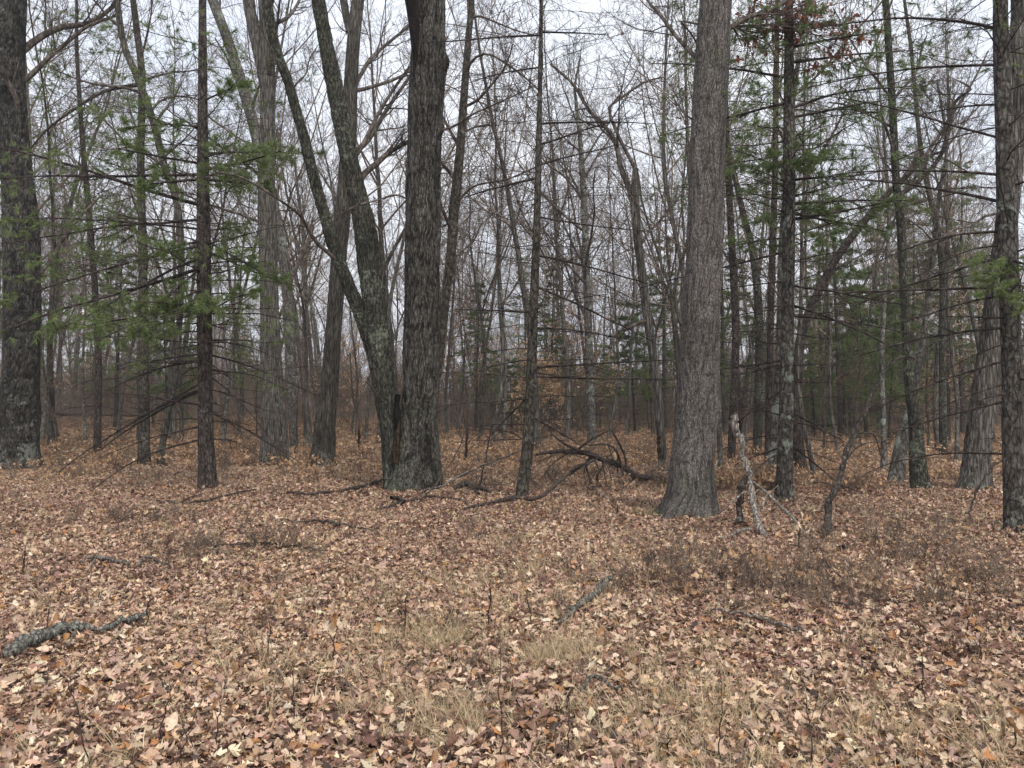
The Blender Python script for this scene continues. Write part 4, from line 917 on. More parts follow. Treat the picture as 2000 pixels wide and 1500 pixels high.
LEAVES = []
for k in range(12):
    V, q = leaf_shape(200 + k, ['oak', 'oak', 'maple', 'ovate', 'oak', 'maple', 'ovate', 'oak', 'maple', 'ovate', 'oak', 'oak'][k])
    LEAVES.append(bpy.data.objects.new('leaf_%02d' % k, mesh_from('leaf_%02d' % k, V, q, mat=M['leaf'], smooth=True)))
PAL = np.array([[.54, .39, .255], [.61, .46, .32], [.42, .29, .20], [.27, .155, .11], [.14, .078, .055], [.50, .35, .27], [.38, .20, .085], [.69, .57, .42], [.07, .047, .038], [.35, .235, .18]])
def leaf_cols(P, r):
    n = len(P); far = 1 / (1 + np.exp(-(P[:, 1] + 3 * np.sin(P[:, 0] * .4) - 19) / 2.5))
    wn = np.array([.17, .13, .15, .13, .08, .13, .05, .05, .04, .07]); wf = np.array([.24, .16, .17, .08, .04, .05, .18, .05, .01, .02])
    patch = .5 + .5 * np.sin(P[:, 0] * 1.3 + 2 * np.sin(P[:, 1] * .9)) * np.sin(P[:, 1] * 1.1 + 1.5 * np.sin(P[:, 0] * .7))
    W = wn[None] * (1 - far[:, None]) + wf[None] * far[:, None]
    W[:, [3, 4, 9]] *= (.5 + 1.3 * patch)[:, None]; W[:, [0, 1, 7]] *= (1.4 - .8 * patch)[:, None]
    midz = np.exp(-((P[:, 1] - 12.5) / 4.5) ** 2); W[:, [3, 2, 9, 4]] *= (1 + 1.5 * midz)[:, None]; W[:, [0, 1, 7]] *= (1 - .45 * midz)[:, None]
    C = np.cumsum(W / W.sum(1, keepdims=True), 1); k = (r.random(n)[:, None] > C).sum(1).clip(0, 9)
    c = PAL[k] * np.array([1.03, 1.0, .98]) * r.uniform(.75, 1.32, (n, 1)) * r.uniform(.93, 1.07, (n, 3))
    return np.hstack([c, np.ones((n, 1))])
def litter(name, y0, y1, dens, smin, smax, zj, seed, half=.78, tilt=.42):
    r = np.random.default_rng(seed); A = half * (y1 ** 2 - y0 ** 2); n = int(A * dens)
    y = np.sqrt(r.uniform(max(0, y0) ** 2, y1 * y1, n)); x = r.uniform(-half, half, n) * y
    keep = np.ones(n, bool)
    P = np.stack([x, y, gz(x, y) + r.uniform(.0, zj, n)], 1)
    rot = np.stack([r.normal(0, tilt, n), r.normal(0, tilt, n), r.random(n) * 6.28], 1)
    s = np.exp(r.normal(math.log((smin + smax) / 2), .38, n)).clip(smin * .6, smax * 1.35)
    S = np.stack([s * r.uniform(.7, 1.1, n), s, s], 1)
    return geo_scatter(name, P, rot, S, leaf_cols(P, r), r.integers(0, 12, n), LEAVES)
litter('leaf_litter', 1.2, 9, 1500, .022, .066, .045, 81, tilt=.45)
litter('leaf_litter', 9, 20, 760, .03, .07, .045, 82, half=.74, tilt=.5)
litter('leaf_litter', 20, 42, 150, .06, .12, .06, 83, half=.72, tilt=.6)

# leaves drifted against the feet of the trunks
r = np.random.default_rng(88); DP = []
for (bx, by, _c) in FRONT:
    k = 260; a = r.random(k) * 6.28; q_ = r.uniform(.12, .95, k) ** .8; x = bx + np.cos(a) * q_; y = by + np.sin(a) * q_
    DP.append(np.stack([x, y, gz(x, y) + .03 + .11 * np.exp(-(q_ / .4) ** 2) * r.random(k)], 1))
DP = np.concatenate(DP); k = len(DP); sz = r.uniform(.04, .09, k)
geo_scatter('leaf_litter', DP, np.stack([r.normal(0, .7, k), r.normal(0, .7, k), r.random(k) * 6.28], 1), np.repeat(sz[:, None], 3, 1), leaf_cols(DP, r), r.integers(0, 12, k), LEAVES)

# single large leaves lying on top: parts of the ground
r = np.random.default_rng(91)
LP = [mesh_from('leaf', *leaf_shape(230 + k, ['oak', 'maple', 'ovate', 'oak', 'oak', 'maple'][k]), mat=None) for k in range(6)]
m, n_, b_, ns_, ln_ = mat_new('single_dry_leaf'); oi = ns_.new('ShaderNodeObjectInfo'); tcn = ns_.new('ShaderNodeTexCoord'); nn = ns_.new('ShaderNodeTexNoise'); nn.inputs['Scale'].default_value = 4
nn.inputs['Detail'].default_value = 5; ln_.new(tcn.outputs['Object'], nn.inputs['Vector']); mr = ns_.new('ShaderNodeMapRange'); mr.inputs[1].default_value = .3; mr.inputs[2].default_value = .7; mr.inputs[3].default_value = .65; mr.inputs[4].default_value = 1.15
ln_.new(nn.outputs[0], mr.inputs[0]); sc_ = ns_.new('ShaderNodeVectorMath'); sc_.operation = 'SCALE'; ln_.new(oi.outputs['Color'], sc_.inputs[0]); ln_.new(mr.outputs[0], sc_.inputs['Scale']); ln_.new(sc_.outputs[0], b_.inputs['Base Color'])
b_.inputs['Roughness'].default_value = .6
for me in LP: me.materials.append(m)
for k in range(230):
    y = math.sqrt(r.uniform(3.0 ** 2, 6.2 ** 2)); x = r.uniform(-.68, .68) * y
    o = bpy.data.objects.new('leaf', LP[int(r.integers(6))]); COL.objects.link(o); o.parent = GROUND
    o.location = (x, y, float(gz(x, y)) + r.uniform(.03, .06)); o.rotation_euler = (r.normal(0, .5), r.normal(0, .5), r.random() * 6.28)
    s_ = r.uniform(.055, .10); o.scale = (s_ * r.uniform(.7, 1.05), s_, s_)
    c = PAL[int(r.choice([0, 1, 7, 6, 2, 5], p=[.30, .2, .06, .14, .2, .1]))] * r.uniform(.85, 1.15); o.color = (*c, 1)

# ------------------------------------------------------------------ dry grass, low brush
def grass_tuft(seed, n, h, spread, mat, lean=.8, w=.0022):
    r = np.random.default_rng(seed); S = np.hstack([r.normal(0, spread, (n, 2)), np.zeros((n, 1))]); a = r.random(n) * 6.28; tl = r.uniform(.1, lean, n)
    D = np.stack([np.cos(a) * np.sin(tl), np.sin(a) * np.sin(tl), np.cos(tl)], 1); P = grow(S, D, h * r.uniform(.5, 1.1, n), 6, .1, -.16, r)
    Wd = np.cross(D, [0, 0, 1.]); Wd /= np.linalg.norm(Wd, axis=1, keepdims=True); ww = np.linspace(1, .1, 6)[None, :, None] * w
    V = np.stack([P - Wd[:, None] * ww, P + Wd[:, None] * ww], 2); i = np.arange(5); q = np.stack([2 * i, 2 * i + 1, 2 * i + 3, 2 * i + 2], 1)
    Q = (q[None] + (np.arange(n) * 12)[:, None, None]).reshape(-1, 4)
    return bpy.data.objects.new('grass_tuft_%d' % seed, mesh_from('grass_tuft_%d' % seed, V.reshape(-1, 3), Q, mat=mat))
GR = [grass_tuft(301, 34, .20, .025, M['straw']), grass_tuft(302, 24, .26, .03, M['straw'], 1.0), grass_tuft(303, 50, .14, .06, M['straw'], 1.2), grass_tuft(304, 18, .30, .05, M['straw'], 1.3, .003)]
def patchy(n, y0, y1, seed, spots, sig, half=.74, frac=.5):
    """points, part spread evenly and part gathered round spots given as pixels"""
    r = np.random.default_rng(seed); m_ = int(n * frac); y = np.sqrt(r.uniform(y0 * y0, y1 * y1, n)); x = r.uniform(-half, half, n) * y
    for i in range(m_):
        s = spots[int(r.integers(len(spots)))]; g = on_ground(s[0], s[1]); k = s[2] if len(s) > 2 else sig
        x[i] = g[0] + r.normal(0, k); y[i] = g[1] + r.normal(0, k)
    return np.stack([x, y, gz(x, y)], 1), r
def stuff_scatter(name, P, r, protos, smin, smax, tilt=.12, p=None):
    n = len(P); s = r.uniform(smin, smax, (n, 1))
    return geo_scatter(name, P, np.stack([r.normal(0, tilt, n), r.normal(0, tilt, n), r.random(n) * 6.28], 1), np.repeat(s, 3, 1), np.ones((n, 4)), r.choice(len(protos), n, p=p), protos)
P_, r_ = patchy(2500, 2.4, 18, 92, [(840, 1260, .16), (1080, 1290, .12), (1050, 1130, .5), (760, 1180, .5), (900, 1120, .8), (1300, 1370, .3), (1060, 1230, .6), (640, 1300, .3), (1330, 1480, .3), (1500, 1440, .4), (1300, 1000, .35), (1900, 1480, .3), (850, 1400, .2), (1180, 1050, .8)], .3, frac=.35)
stuff_scatter('dry_grass', P_, r_, GR, .3, .95, .35)

def brush(seed, h, n, leaves, mat='twig_warm', lm='brushleaf', L=.05, rad=.0024, spread=.06):
    r = np.random.default_rng(seed); S = np.hstack([r.normal(0, spread, (n, 2)), np.full((n, 1), -.02)]); a = r.random(n) * 6.28; tl = r.uniform(.1, .9, n)
    D = np.stack([np.cos(a) * np.sin(tl), np.sin(a) * np.sin(tl), np.cos(tl)], 1); P = grow(S, D, h * r.uniform(.6, 1.1, n), 6, .14, .08, r)
    Rr = np.full((n, 1), rad * 1.5) * np.linspace(1, .5, 6)[None]; mb = MB(); mb.tubes(P, Rr, 3)
    P2, R2 = spawn(P, Rr, 5, 4, .3, .7, .5, .7, .15, .04, r, minr=rad); mb.tubes(P2, R2, 3)
    P3, R3 = spawn(P2, R2, 3, 3, .2, .7, .6, .8, .15, .03, r, minr=rad * .8); mb.tubes(P3, R3, 3)
    V = np.concatenate(mb.v); Q = np.concatenate(mb.q); me = mesh_from('low_brush_%d' % seed, V, Q, mat=M[mat])
    if leaves:
        C = np.concatenate([P3[:, -1], P2[:, -1]]); C = C[r.random(len(C)) < leaves]; D = r.normal(0, 1, C.shape); D /= np.linalg.norm(D, axis=1)[:, None]
        W = np.cross(D, r.normal(0, 1, D.shape)); W /= np.linalg.norm(W, axis=1)[:, None]; l = L * r.uniform(.6, 1.3, (len(C), 1))
        nv = len(V); V2 = np.stack([C, C + D * l * .4 + W * l * .3, C + D * l, C + D * l * .4 - W * l * .3], 1).reshape(-1, 3)
        me = mesh_from('low_brush_%d' % seed, np.vstack([V, V2]), np.vstack([Q, np.arange(len(C) * 4).reshape(-1, 4) + nv]), mat=M[mat]); me.materials.append(M[lm])
        mi = np.zeros(len(me.polygons), np.int32); mi[len(Q):] = 1; me.polygons.foreach_set('material_index', mi)
    return bpy.data.objects.new('low_brush_%d' % seed, me)
BR = [brush(311, .38, 9, 0, 'brush_twig'), brush(312, .5, 8, .05, 'twig_hazed'), brush(313, .40, 7, .22, 'brush_twig', L=.08), brush(314, .45, 6, .2, L=.09, lm='beech'), brush(315, .30, 12, .02, 'twig'), brush(316, .4, 8, .15, 'twig_hazed', L=.07, lm='beech')]
P_, r_ = patchy(300, 4.5, 17, 93, [(1320, 1135, .45), (1410, 1120, .5), (1560, 1150, .4), (1640, 1170, .5), (1760, 1130, .8), (1900, 1150, .7), (1740, 1070, .7), (1850, 1080, .9), (440, 1080, .3), (250, 1020, .7), (960, 950, .7), (1200, 940, .8)], .3, frac=.75)
stuff_scatter('low_brush', P_, r_, BR, .4, .8, .25, p=[.3, .26, .05, .05, .26, .08])
P_, r_ = patchy(3600, 15.5, 48, 94, [(1450, 960, 1.2), (1700, 980, 1.2), (300, 880, 3), (1000, 900, 3), (1250, 880, 3)], .3, frac=.2, half=.72)
P_ = P_[(P_[:, 1] > 14)]
TB = [brush(321, 2.0, 13, 0, 'twig_hazed', rad=.0045, spread=.15), brush(322, 2.6, 10, .04, 'twig_warm', rad=.0045, spread=.12, L=.1, lm='beech'), brush(323, 1.5, 16, .05, 'twig_hazed', rad=.004, spread=.2, L=.09), brush(324, 3.2, 9, 0, 'twig_hazed', rad=.005, spread=.12)]
Q_, q_r = patchy(1000, 40, 85, 95, [(1000, 840, 3)], .3, frac=0.0, half=.72)
stuff_scatter('brushy_understory', Q_, q_r, TB, .6, 1.3, .12)
stuff_scatter('orange_undergrowth', P_, r_, BR, .6, 1.15, .15, p=[.16, .16, .26, .2, .06, .16])

# ------------------------------------------------------------------ fallen wood
def stick(name, label, cat, path, mat='stick', twigs=None, group=None, sides=8, n=22, jag=.12, subs=(), seed=0, wob=.012, level=0, thin=None):
    thin = thin or (1.0 if cat in ('dead tree', 'stump', 'sapling') else .8)
    """path: (px, py, width px, height above ground or None=lying, depth or None). Lying points rest on the litter"""
    r = np.random.default_rng(seed + 1000)
    def pts_of(path):
        pts, rad = [], []
        for p in path:
            px, py, w_ = p[:3]
            if len(p) > 3: q_ = at(px, py, p[3])
            else: q_ = on_ground(px, py); q_ = q_ + np.array([0, 0, .05 + max(.012, w_ / 2 * q_[1] / F) * .6])
            pts.append(q_); rad.append(w_ / 2 * q_[1] / F)
        return pts, rad
    pts, rad = pts_of(path); P, Rr, L = resample(pts, n, rad); Rr = Rr * thin
    P[1:-1] += r.normal(0, wob, (n - 2, 3)) * np.minimum(1, Rr[1:-1, None] * 60)
    Rr = np.clip(Rr * (1 + r.normal(0, jag, n)), .0025, 1); o0 = P[0].copy()
    mb = MB(); mb.tubes(P[None], Rr[None], sides)
    for e, c_ in ((0, P[0]), (-1, P[-1])):   # closed ends
        k = 0 if e == 0 else (n - 1) * sides; V = mb.v[0]; idx = np.arange(k, k + sides); mb.add(np.vstack([V[idx], c_ + (c_ - P[1 if e == 0 else -2]) * .15]), t=[[i, (i + 1) % sides, sides] for i in range(sides)])
    for sp_ in subs:
        a, b = pts_of(sp_); P2, R2, _ = resample(a, 12, b); R2 = np.clip(R2 * thin, .002, 1); mb.tubes(P2[None], R2[None], 5)
        if level: P3, R3 = spawn(P2[None], R2[None], 5, 6, .2, .7, .45, .6, .1, -.02, r, minr=.002); mb.tubes(P3, R3, 3)
    if twigs:
        c, lr = twigs; P1, R1 = spawn(P[None], Rr[None], c, 7, .15, .75, lr, .4, .1, .02, r, minr=.0025, maxr=.012); mb.tubes(P1, R1, 4)
        P2, R2 = spawn(P1, R1, 4, 5, .2, .7, .5, .6, .12, .0, r, minr=.002); mb.tubes(P2, R2, 3)
    o = mb.build(name, M[mat], None, o0); return tag(o, label, cat, group)

stick('fallen_branch', 'thick lichen-crusted branch piece lying in the leaves at the lower left edge', 'branch', [(14, 1296, 32), (60, 1276, 31), (110, 1255, 27), (150, 1246, 22), (185, 1244, 12)], 'lichen_stick', jag=.03, subs=[[(150, 1248, 8), (140, 1262, 5), (134, 1280, 3)]], seed=1, sides=14)
stick('fallen_branch', 'short lichened branch end just right of the thick lichen-crusted piece', 'branch', [(196, 1252, 12), (225, 1236, 13), (255, 1226, 14), (285, 1212, 10)], 'lichen_stick', jag=.12, seed=2, sides=12)
stick('stick', 'grey forked stick on the leaves at the left, below the dark pine shadow', 'stick', [(155, 1108, 6), (190, 1100, 9), (215, 1104, 9), (250, 1114, 8)], 'stick', seed=3, subs=[[(185, 1103, 5), (178, 1118, 5), (170, 1128, 4)]])
stick('stick', 'bent twiggy stick right of the grey forked one', 'stick', [(270, 1116, 8), (287, 1100, 8), (305, 1106, 6), (335, 1118, 4)], 'stick', seed=4)
stick('stick', 'long thin dark stick lying level across the leaves, left of the middle', 'stick', [(360, 1071, 3), (440, 1074, 5), (520, 1072, 6), (580, 1078, 6), (640, 1086, 4)], 'stick_dark', twigs=(4, .15), seed=5)
stick('stick', 'pale lichened stick lying slantwise in the leaves, right of the middle', 'stick', [(1092, 1232, 7), (1115, 1212, 9), (1135, 1192, 12), (1160, 1176, 14), (1180, 1158, 15), (1194, 1142, 11)], 'lichen_stick', jag=.2, subs=[[(1108, 1222, 4), (1106, 1200, 4), (1095, 1182, 3), (1082, 1172, 2)], [(1170, 1168, 6), (1172, 1150, 5), (1182, 1140, 3)]], seed=6, sides=12)
stick('stick', 'short curved lichened stick lying near the bottom, below the pale slanting one', 'stick', [(1133, 1370, 8), (1148, 1352, 9), (1172, 1340, 9), (1195, 1345, 7, 4.1), (1215, 1358, 5)], 'lichen_stick', jag=.12, seed=7, sides=10)
stick('stick', 'slender pale stick lying in the leaves at the right, below the brush', 'stick', [(1388, 1206, 5), (1430, 1211, 8), (1475, 1219, 9), (1520, 1233, 8), (1560, 1245, 8), (1600, 1252, 6)], 'stick', jag=.12, subs=[[(1556, 1244, 4), (1566, 1258, 3), (1578, 1268, 2)]], seed=8)
stick('fallen_branch', 'long dark branch rising rightward from the leaves before the dead conifer', 'branch', [(908, 1002, 8), (960, 990, 10), (1010, 982, 12), (1045, 975, 12, 12.0), (1075, 955, 12, 12.3), (1105, 930, 11, 12.7), (1135, 912, 8, 13.0), (1168, 895, 6, 13.3)], 'stick_dark',
      subs=[[(1000, 984, 4), (1015, 975, 4, 11.8), (1026, 970, 3, 11.8)], [(1112, 926, 9, 12.8), (1120, 915, 12, 12.8), (1135, 908, 12, 13.), (1150, 905, 8, 13.2)]], n=40, seed=9, wob=.006, thin=.65)
stick('fallen_branch', 'thick fallen limb arching over the ground left of the thick grey trunk', 'branch', [(1048, 888, 9, 14.3), (1068, 882, 12, 14.4), (1100, 882, 13, 14.6), (1135, 884, 15, 14.8), (1160, 890, 16, 15.0), (1190, 902, 18, 15.2), (1220, 914, 20, 15.4), (1245, 932, 20, 15.6), (1268, 942, 16), (1312, 944, 14)], 'stick_dark',
      subs=[[(1118, 886, 6, 14.8), (1150, 862, 7, 14.6), (1175, 848, 5, 14.5), (1192, 840, 3, 14.4)], [(1195, 842, 4, 14.8), (1205, 858, 7, 14.9), (1220, 890, 7, 15.1), (1222, 912, 6, 15.2)], [(1150, 870, 5, 14.9), (1185, 868, 7, 15), (1203, 880, 8, 15), (1212, 905, 8, 15.2), (1217, 930, 8, 15.2), (1219, 952, 8)],
            [(1240, 930, 10, 15.6), (1228, 942, 7, 15.5), (1206, 948, 6)], [(1075, 845, 5, 14.6), (1100, 866, 8, 14.6), (1130, 880, 10, 14.7)], [(1160, 890, 16, 15.0), (1145, 905, 8, 14.9), (1152, 935, 6, 14.8), (1158, 962, 5)], [(1170, 895, 9, 15.0), (1180, 905, 9, 15), (1166, 930, 8, 14.9), (1171, 955, 7)],
            [(1110, 885, 5, 14.7), (1080, 905, 4, 14.5), (1062, 930, 3, 14.4)], [(1140, 885, 5, 14.7), (1180, 900, 4, 14.4), (1196, 940, 3, 14.3)], [(1100, 880, 4, 14.7), (1060, 900, 3, 14.0), (1030, 925, 2, 13.7)]], n=46, twigs=(14, .2), level=1, sides=10, seed=10, thin=.62)
stick('fallen_branch', 'leaning bare branch on the brush between the massive mossy tree and the dead conifer', 'branch', [(820, 970, 6), (860, 950, 6, 12.8), (905, 925, 6, 13.2), (960, 902, 5, 13.4), (1006, 884, 4, 13.5), (1030, 878, 2, 13.6)], 'stick', n=30, twigs=(6, .3), seed=11)
stick('fallen_branch', 'thin dark branch standing slantwise just right of the mossy tree foot', 'branch', [(765, 1038, 3), (800, 1000, 4, 11.8), (850, 945, 4, 12.3), (890, 888, 3, 12.8), (912, 835, 2, 13.2)], 'stick_dark', n=24, seed=12)
stick('fallen_branch', 'thin upright dark branch in the brush left of the dead conifer', 'branch', [(935, 958, 4), (946, 910, 3.5, 14), (955, 860, 3, 14), (962, 830, 2, 14)], 'stick_dark', n=16, twigs=(5, .35), seed=13)
stick('log', 'short dark rotten log end lying between the mossy tree and the dead conifer', 'log', [(888, 962, 8), (905, 955, 14), (930, 961, 12), (958, 968, 7)], 'stick_dark', seed=14, subs=[[(908, 950, 8), (924, 962, 7), (936, 972, 6)]])
stick('stick', 'dark stub and long stick in the leaves below the foot of the mossy tree', 'stick', [(735, 1003, 4), (775, 993, 7), (810, 984, 6), (850, 978, 5), (900, 982, 4)], 'stick_dark', seed=15, subs=[[(788, 990, 12), (776, 982, 11), (764, 972, 9, 11.6)]])
stick('stick', 'long low branch in the leaves left of the mossy tree foot', 'stick', [(560, 968, 4), (610, 972, 6), (660, 966, 7), (700, 960, 8), (742, 948, 7)], 'stick_dark', twigs=(5, .2), seed=16)
stick('stick', 'thin dark stick slanting up to the mossy tree foot from the left', 'stick', [(700, 968, 4), (722, 952, 5), (752, 935, 5, 13.6)], 'stick_dark', seed=17)
stick('stick', 'thin stick lying in the leaves below the dark straight pine', 'stick', [(300, 985, 3), (350, 990, 6), (400, 985, 5), (450, 972, 5), (500, 962, 3)], 'stick_dark', seed=18, subs=[[(350, 990, 4), (372, 978, 4), (395, 972, 3)]])
stick('stick', 'straight dark stick in the leaves left of the standing snags', 'stick', [(570, 1028, 3), (625, 1027, 6), (680, 1036, 5), (725, 1044, 3)], 'stick_dark', seed=19)
stick('log', 'long low log lying far off on the bank behind the left edge trunk', 'log', [(75, 806, 7, 46), (120, 808, 8, 46), (190, 809, 7, 46), (270, 812, 6, 46)], 'stick_dark', seed=20)
stick('stick', 'thin arched stick lying on the brush at the right', 'stick', [(1610, 1186, 3), (1650, 1192, 5), (1690, 1180, 4, 6.1), (1745, 1177, 4, 6.1), (1800, 1182, 3, 6.2), (1860, 1186, 2)], 'stick_dark', seed=21)
stick('stick', 'orange-brown bramble cane arching over the leaves at the bottom right', 'stick', [(1738, 1448, 4), (1760, 1430, 4, 3.7), (1800, 1420, 4, 3.8), (1850, 1410, 4, 3.9), (1885, 1400, 3, 4.0), (1925, 1425, 3)], 'twig_warm', seed=22, subs=[[(1776, 1426, 4, 3.75), (1770, 1460, 4, 3.7), (1752, 1500, 3)]])

# standing snags right of the grey trunk
stick('snag', 'bleached crooked snag with a split broken top, standing in front of the lichened pine', 'dead tree',
      [(1508, 1090, 12, 9.1), (1497, 1070, 13, 9.2), (1487, 1038, 13, 9.4), (1475, 1000, 13, 9.7), (1468, 960, 11, 9.9), (1464, 930, 11, 10.0), (1455, 905, 12, 10.1), (1447, 880, 12, 10.2), (1451, 862, 10, 10.2), (1440, 845, 12, 10.3), (1434, 828, 16, 10.3), (1433, 812, 15, 10.3)], 'pale_wood', n=54, sides=12, jag=.1, wob=.01,
      subs=[[(1463, 936, 5, 10.0), (1490, 955, 5, 9.9), (1520, 985, 6, 9.7), (1550, 1012, 6, 9.5), (1575, 1045, 4, 9.2), (1600, 1065, 4, 9.0), (1660, 1078, 3)], [(1476, 1003, 4, 9.7), (1490, 985, 4, 9.7), (1498, 968, 3, 9.8), (1520, 948, 2, 9.9)],
            [(1467, 1033, 5, 9.4), (1445, 1036, 6, 9.3), (1425, 1048, 6, 9.2), (1405, 1062, 4)], [(1500, 1075, 5, 9.1), (1515, 1100, 4)], [(1454, 960, 4, 9.9), (1430, 980, 4, 9.8), (1408, 1000, 3, 9.8), (1400, 1015, 2)]], seed=30)
o = stick('stump', 'dark splintered stub standing behind the bleached snag', 'stump', [(1446, 1032, 13), (1444, 1000, 13, 10.0), (1446, 970, 12, 10.0), (1448, 950, 14, 10.0), (1456, 934, 11, 10.0), (1463, 922, 5, 10.0)], 'stick_dark', n=24, sides=10, jag=.1, seed=31)
mb = MB(); P, Rr, _ = resample([at(1442, 842, 10.32), at(1444, 828, 10.3), at(1441, 815, 10.3)], 8, [.028, .035, .02]); mb.tubes(P[None], Rr[None], 8)
sn = [o for o in COL.objects if o.name == 'snag'][0]; h = mb.build('hollow', M['cavity'], sn, np.array(sn.location))  # dark core painted as the shade inside the broken top
stick('crooked_sapling', 'crooked dark sapling with pale lichen bending right, in front of the pale mottled trees', 'sapling',
      [(1616, 1052, 12), (1616, 1020, 13, 9.7), (1619, 975, 13, 9.8), (1633, 955, 12, 9.8), (1642, 925, 11, 9.9), (1652, 890, 12, 9.9), (1668, 850, 11, 10.0), (1686, 815, 9, 10.0), (1704, 770, 8, 10.1), (1722, 730, 6, 10.1), (1750, 705, 5, 10.3), (1790, 690, 4, 10.5), (1850, 660, 3, 10.8), (1920, 648, 2, 11)], 'sapling_bark', n=60, sides=9, jag=.09, wob=.01,
      subs=[[(1650, 902, 4, 9.9), (1680, 870, 3, 9.9), (1740, 858, 2, 10)], [(1672, 845, 4, 10), (1705, 848, 3, 10.1), (1715, 870, 3, 10.2), (1720, 890, 2, 10.2)], [(1630, 950, 4, 9.8), (1608, 942, 3, 9.8), (1590, 943, 2, 9.8)], [(1718, 735, 3, 10.1), (1705, 700, 2, 10.1), (1690, 680, 2, 10.1)]], twigs=(8, .12), seed=32)
stick('dead_sapling', 'thin dark bent sapling at the far right, left of the edge pine', 'sapling', [(1892, 1022, 4), (1898, 985, 4, 10.8), (1915, 945, 4, 10.9), (1935, 915, 4, 11), (1962, 895, 3, 11.1)], 'stick_dark', n=20, seed=33)
stick('dead_sapling', 'thin crooked dead sapling in the field left of the mossy tree', 'sapling', [(703, 884, 5), (700, 850, 5, 23), (702, 820, 5, 23), (692, 790, 4, 23), (686, 740, 3, 23), (684, 690, 2, 23)], 'stick_dark', n=24, twigs=(6, .3), seed=34)
stick('dead_sapling', 'thin straight dead sapling in the field between mossy tree and dead conifer', 'sapling', [(908, 905, 5), (912, 860, 5, 20.5), (914, 800, 4, 20.5), (906, 720, 3, 20.5), (910, 650, 2, 20.5)], 'stick_dark', n=24, twigs=(8, .3), seed=35)
stick('stump', 'orange-brown rotten stub left of the foot of the thick grey trunk', 'stump', [(1296, 925, 14), (1294, 900, 12, 18.0), (1290, 880, 11, 18.0), (1288, 855, 8, 18.0), (1291, 835, 4, 18.0)], 'rotten', n=24, sides=10, jag=.2, seed=36)

# bare seedlings and leafy sprigs standing in the litter
def seedling(px, py, top, label, lean=0, leaves=0, seed=0, w=3.2):
    r = np.random.default_rng(500 + seed); b = on_ground(px, py); Yd = b[1]
    P, Rr, L = resample([b, at(px + lean * .4, (py + top) / 2, Yd), at(px + lean, top, Yd + r.normal(0, .05))], 12, [w / 2 * Yd / F, w / 2.6 * Yd / F, .0012]); P[1:-1] += r.normal(0, .005, (10, 3))
    mb = MB(); mb.tubes(P[None], Rr[None], 5); P1, R1 = spawn(P[None], Rr[None], 5, 6, .3, .55, .42, .6, .1, .04, r, minr=.0012); mb.tubes(P1, R1, 3); P2, R2 = spawn(P1, R1, 2, 4, .3, .6, .5, .7, .12, .03, r, minr=.001); mb.tubes(P2, R2, 3)
    if not leaves: return tag(mb.build('seedling', M['twig_dark'], None, b), label, 'seedling', 'seedlings in the litter')
    t = thing('seedling', label, 'seedling', b, 'seedlings in the litter'); mb.build('stem', M['twig_dark'], t, b)
    for k in range(leaves):
        e = P1[k % 5, -1] if k % 2 else P1[k % 5, 3]; o = bpy.data.objects.new('leaf', LP[k % 6]); COL.objects.link(o); o.parent = t; s_ = r.uniform(.07, .11); o.location = tuple(e - b); o.scale = (s_ * .7, s_, s_)
        o.rotation_euler = (r.uniform(.8, 2.2), r.normal(0, .5), r.random() * 6.28); c = PAL[[6, 0, 1][k % 3]] * r.uniform(.9, 1.2); o.color = (*c, 1)
SD = [(980, 1490, 1235, 'straight bare seedling at the bottom middle', -6, 0), (1108, 1478, 1340, 'short bare seedling right of the straight bottom-middle one', 6, 0), (955, 1228, 1120, 'bare seedling in the middle of the clearing', 4, 0),
      (1040, 1230, 1150, 'small forked seedling left of the pale lichened stick', -14, 0), (1588, 1490, 1330, 'tall bare seedling at the bottom right', -18, 0), (1598, 1420, 1350, 'curving seedling behind the tall bottom-right one', 30, 0),
      (1808, 1385, 1250, 'bare seedling in the right-hand leaves', -14, 0), (1405, 1500, 1340, 'thin seedling at the bottom between two taller ones', 4, 0), (345, 1500, 1360, 'slanting bare seedling at the lower left', 50, 0), (310, 1450, 1330, 'thin bare seedling near the lower left corner', 30, 0),
      (575, 1420, 1290, 'bare forked seedling left of the middle near the bottom', -4, 0), (285, 1240, 1150, 'dark seedling beside the short lichened branch end', 8, 0), (525, 1290, 1190, 'slim seedling left of the tan leafy sprig', 4, 0), (405, 1265, 1210, 'short stubby seedling right of the lichened branches', -5, 0),
      (790, 1250, 1140, 'thin seedling above the grass tuft', 6, 0), (1300, 1490, 1420, 'short seedling at the bottom right of the middle', 10, 0), (175, 1500, 1290, 'thin seedling at the bottom left with a hanging leaf', -60, 2),
      (650, 1300, 1200, 'sprig with hanging orange-tan leaves left of the grass tuft', 10, 6), (420, 1470, 1330, 'sprig with large tan leaves standing at the lower left', 20, 5), (90, 1260, 1160, 'sprig with orange leaves above the lichen-crusted branch', 10, 6), (1345, 1100, 1040, 'small sprig with tan leaves left of the brown brush', 4, 5),
      (1205, 1010, 970, 'small orange-leaved sprig before the fallen arch', 3, 6), (1985, 1480, 1380, 'leafy sprig at the bottom right corner', -6, 4), (1890, 1240, 1150, 'sprig with red-brown leaves at the right', 6, 4), (45, 1130, 1060, 'orange-leaved sprig at the left edge', 6, 5), (1560, 1075, 1010, 'leafy orange sprig between the snag and the crooked sapling', 4, 6)]
for k, (px, py, tp, lab, ln_, lv) in enumerate(SD): seedling(px, py, tp, lab, ln_, lv, k)

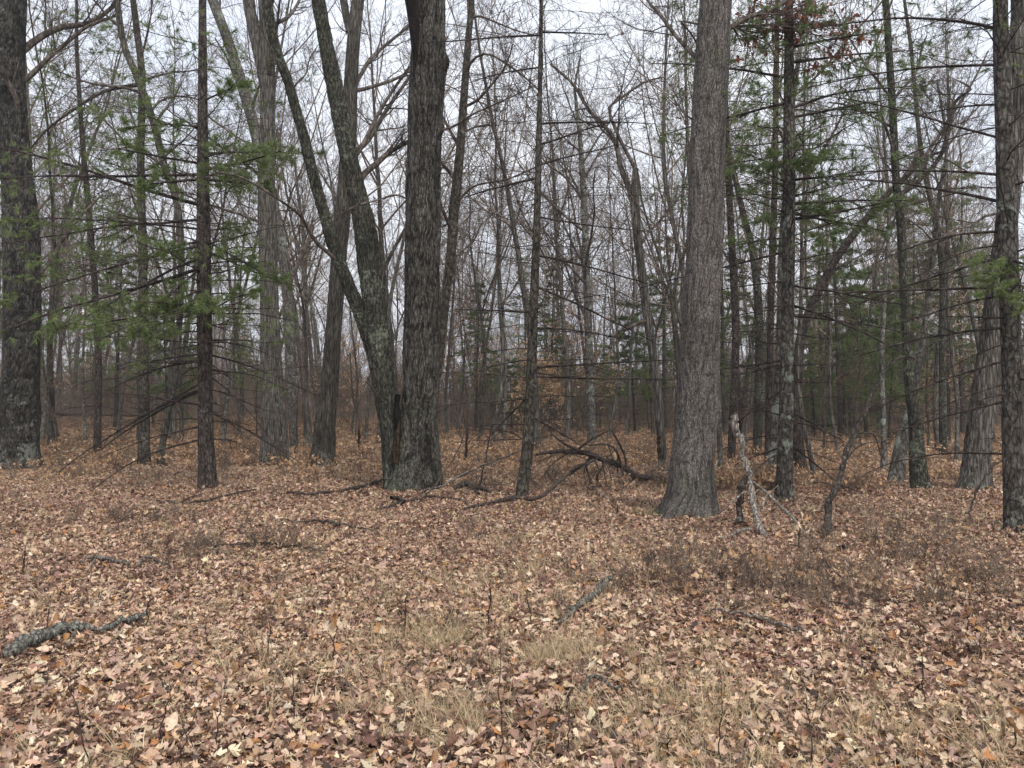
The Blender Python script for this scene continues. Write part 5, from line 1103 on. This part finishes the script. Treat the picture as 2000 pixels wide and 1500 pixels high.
# moss round tree feet
def moss(name, label, px, py, rx, ry, n, seed):
    r = np.random.default_rng(seed); b = on_ground(px, py); a = r.random(n) * 6.28; q_ = np.sqrt(r.random(n)); x = b[0] + np.cos(a) * q_ * rx; y = b[1] + np.sin(a) * q_ * ry
    C = np.stack([x, y, gz(x, y) + .05 * (1 - q_ ** 2) + .015], 1); D = r.normal(0, .5, C.shape); D[:, 2] += 1; D /= np.linalg.norm(D, axis=1)[:, None]; W = np.cross(D, r.normal(0, 1, D.shape)); W /= np.linalg.norm(W, axis=1)[:, None]; l = r.uniform(.02, .05, (n, 1))
    mb = MB(); mb.add(np.stack([C - W * l * .5, C + W * l * .5, C + D * l], 1), t=np.arange(n * 3)); o = mb.build(name, M['moss'], None, b); tag(o, label, 'moss', None, 'stuff')
moss('moss', 'green moss ringing the foot of the ridged fork', 535, 905, .5, .45, 1500, 1)
moss('moss', 'moss at the foot of the plain dark grey tree', 625, 912, .45, .4, 1200, 2)
moss('moss', 'yellow-green moss by the butt of the fallen limb', 1306, 947, .25, .15, 500, 3)
moss('moss', 'mossy grass round the foot of the thick grey trunk', 1330, 1006, .55, .35, 1200, 4)

# ------------------------------------------------------------------ thin damp air between the trees
hz = bpy.data.materials.new('damp_air'); hz.use_nodes = True; n = hz.node_tree; n.nodes.clear(); ho = n.nodes.new('ShaderNodeOutputMaterial'); pv = n.nodes.new('ShaderNodeVolumePrincipled')
pv.inputs['Color'].default_value = (.86, .89, .93, 1); pv.inputs['Density'].default_value = 0.0008; n.links.new(pv.outputs[0], ho.inputs['Volume'])
x0, x1, y0, y1, z0, z1 = -160, 160, -12, 175, -2.2, 30
V = [(x0, y0, z0), (x1, y0, z0), (x1, y1, z0), (x0, y1, z0), (x0, y0, z1), (x1, y0, z1), (x1, y1, z1), (x0, y1, z1)]
o = bpy.data.objects.new('haze', mesh_from('haze', V, [[0, 3, 2, 1], [4, 5, 6, 7], [0, 1, 5, 4], [1, 2, 6, 5], [2, 3, 7, 6], [3, 0, 4, 7]], mat=hz, smooth=False)); COL.objects.link(o); tag(o, kind='stuff')
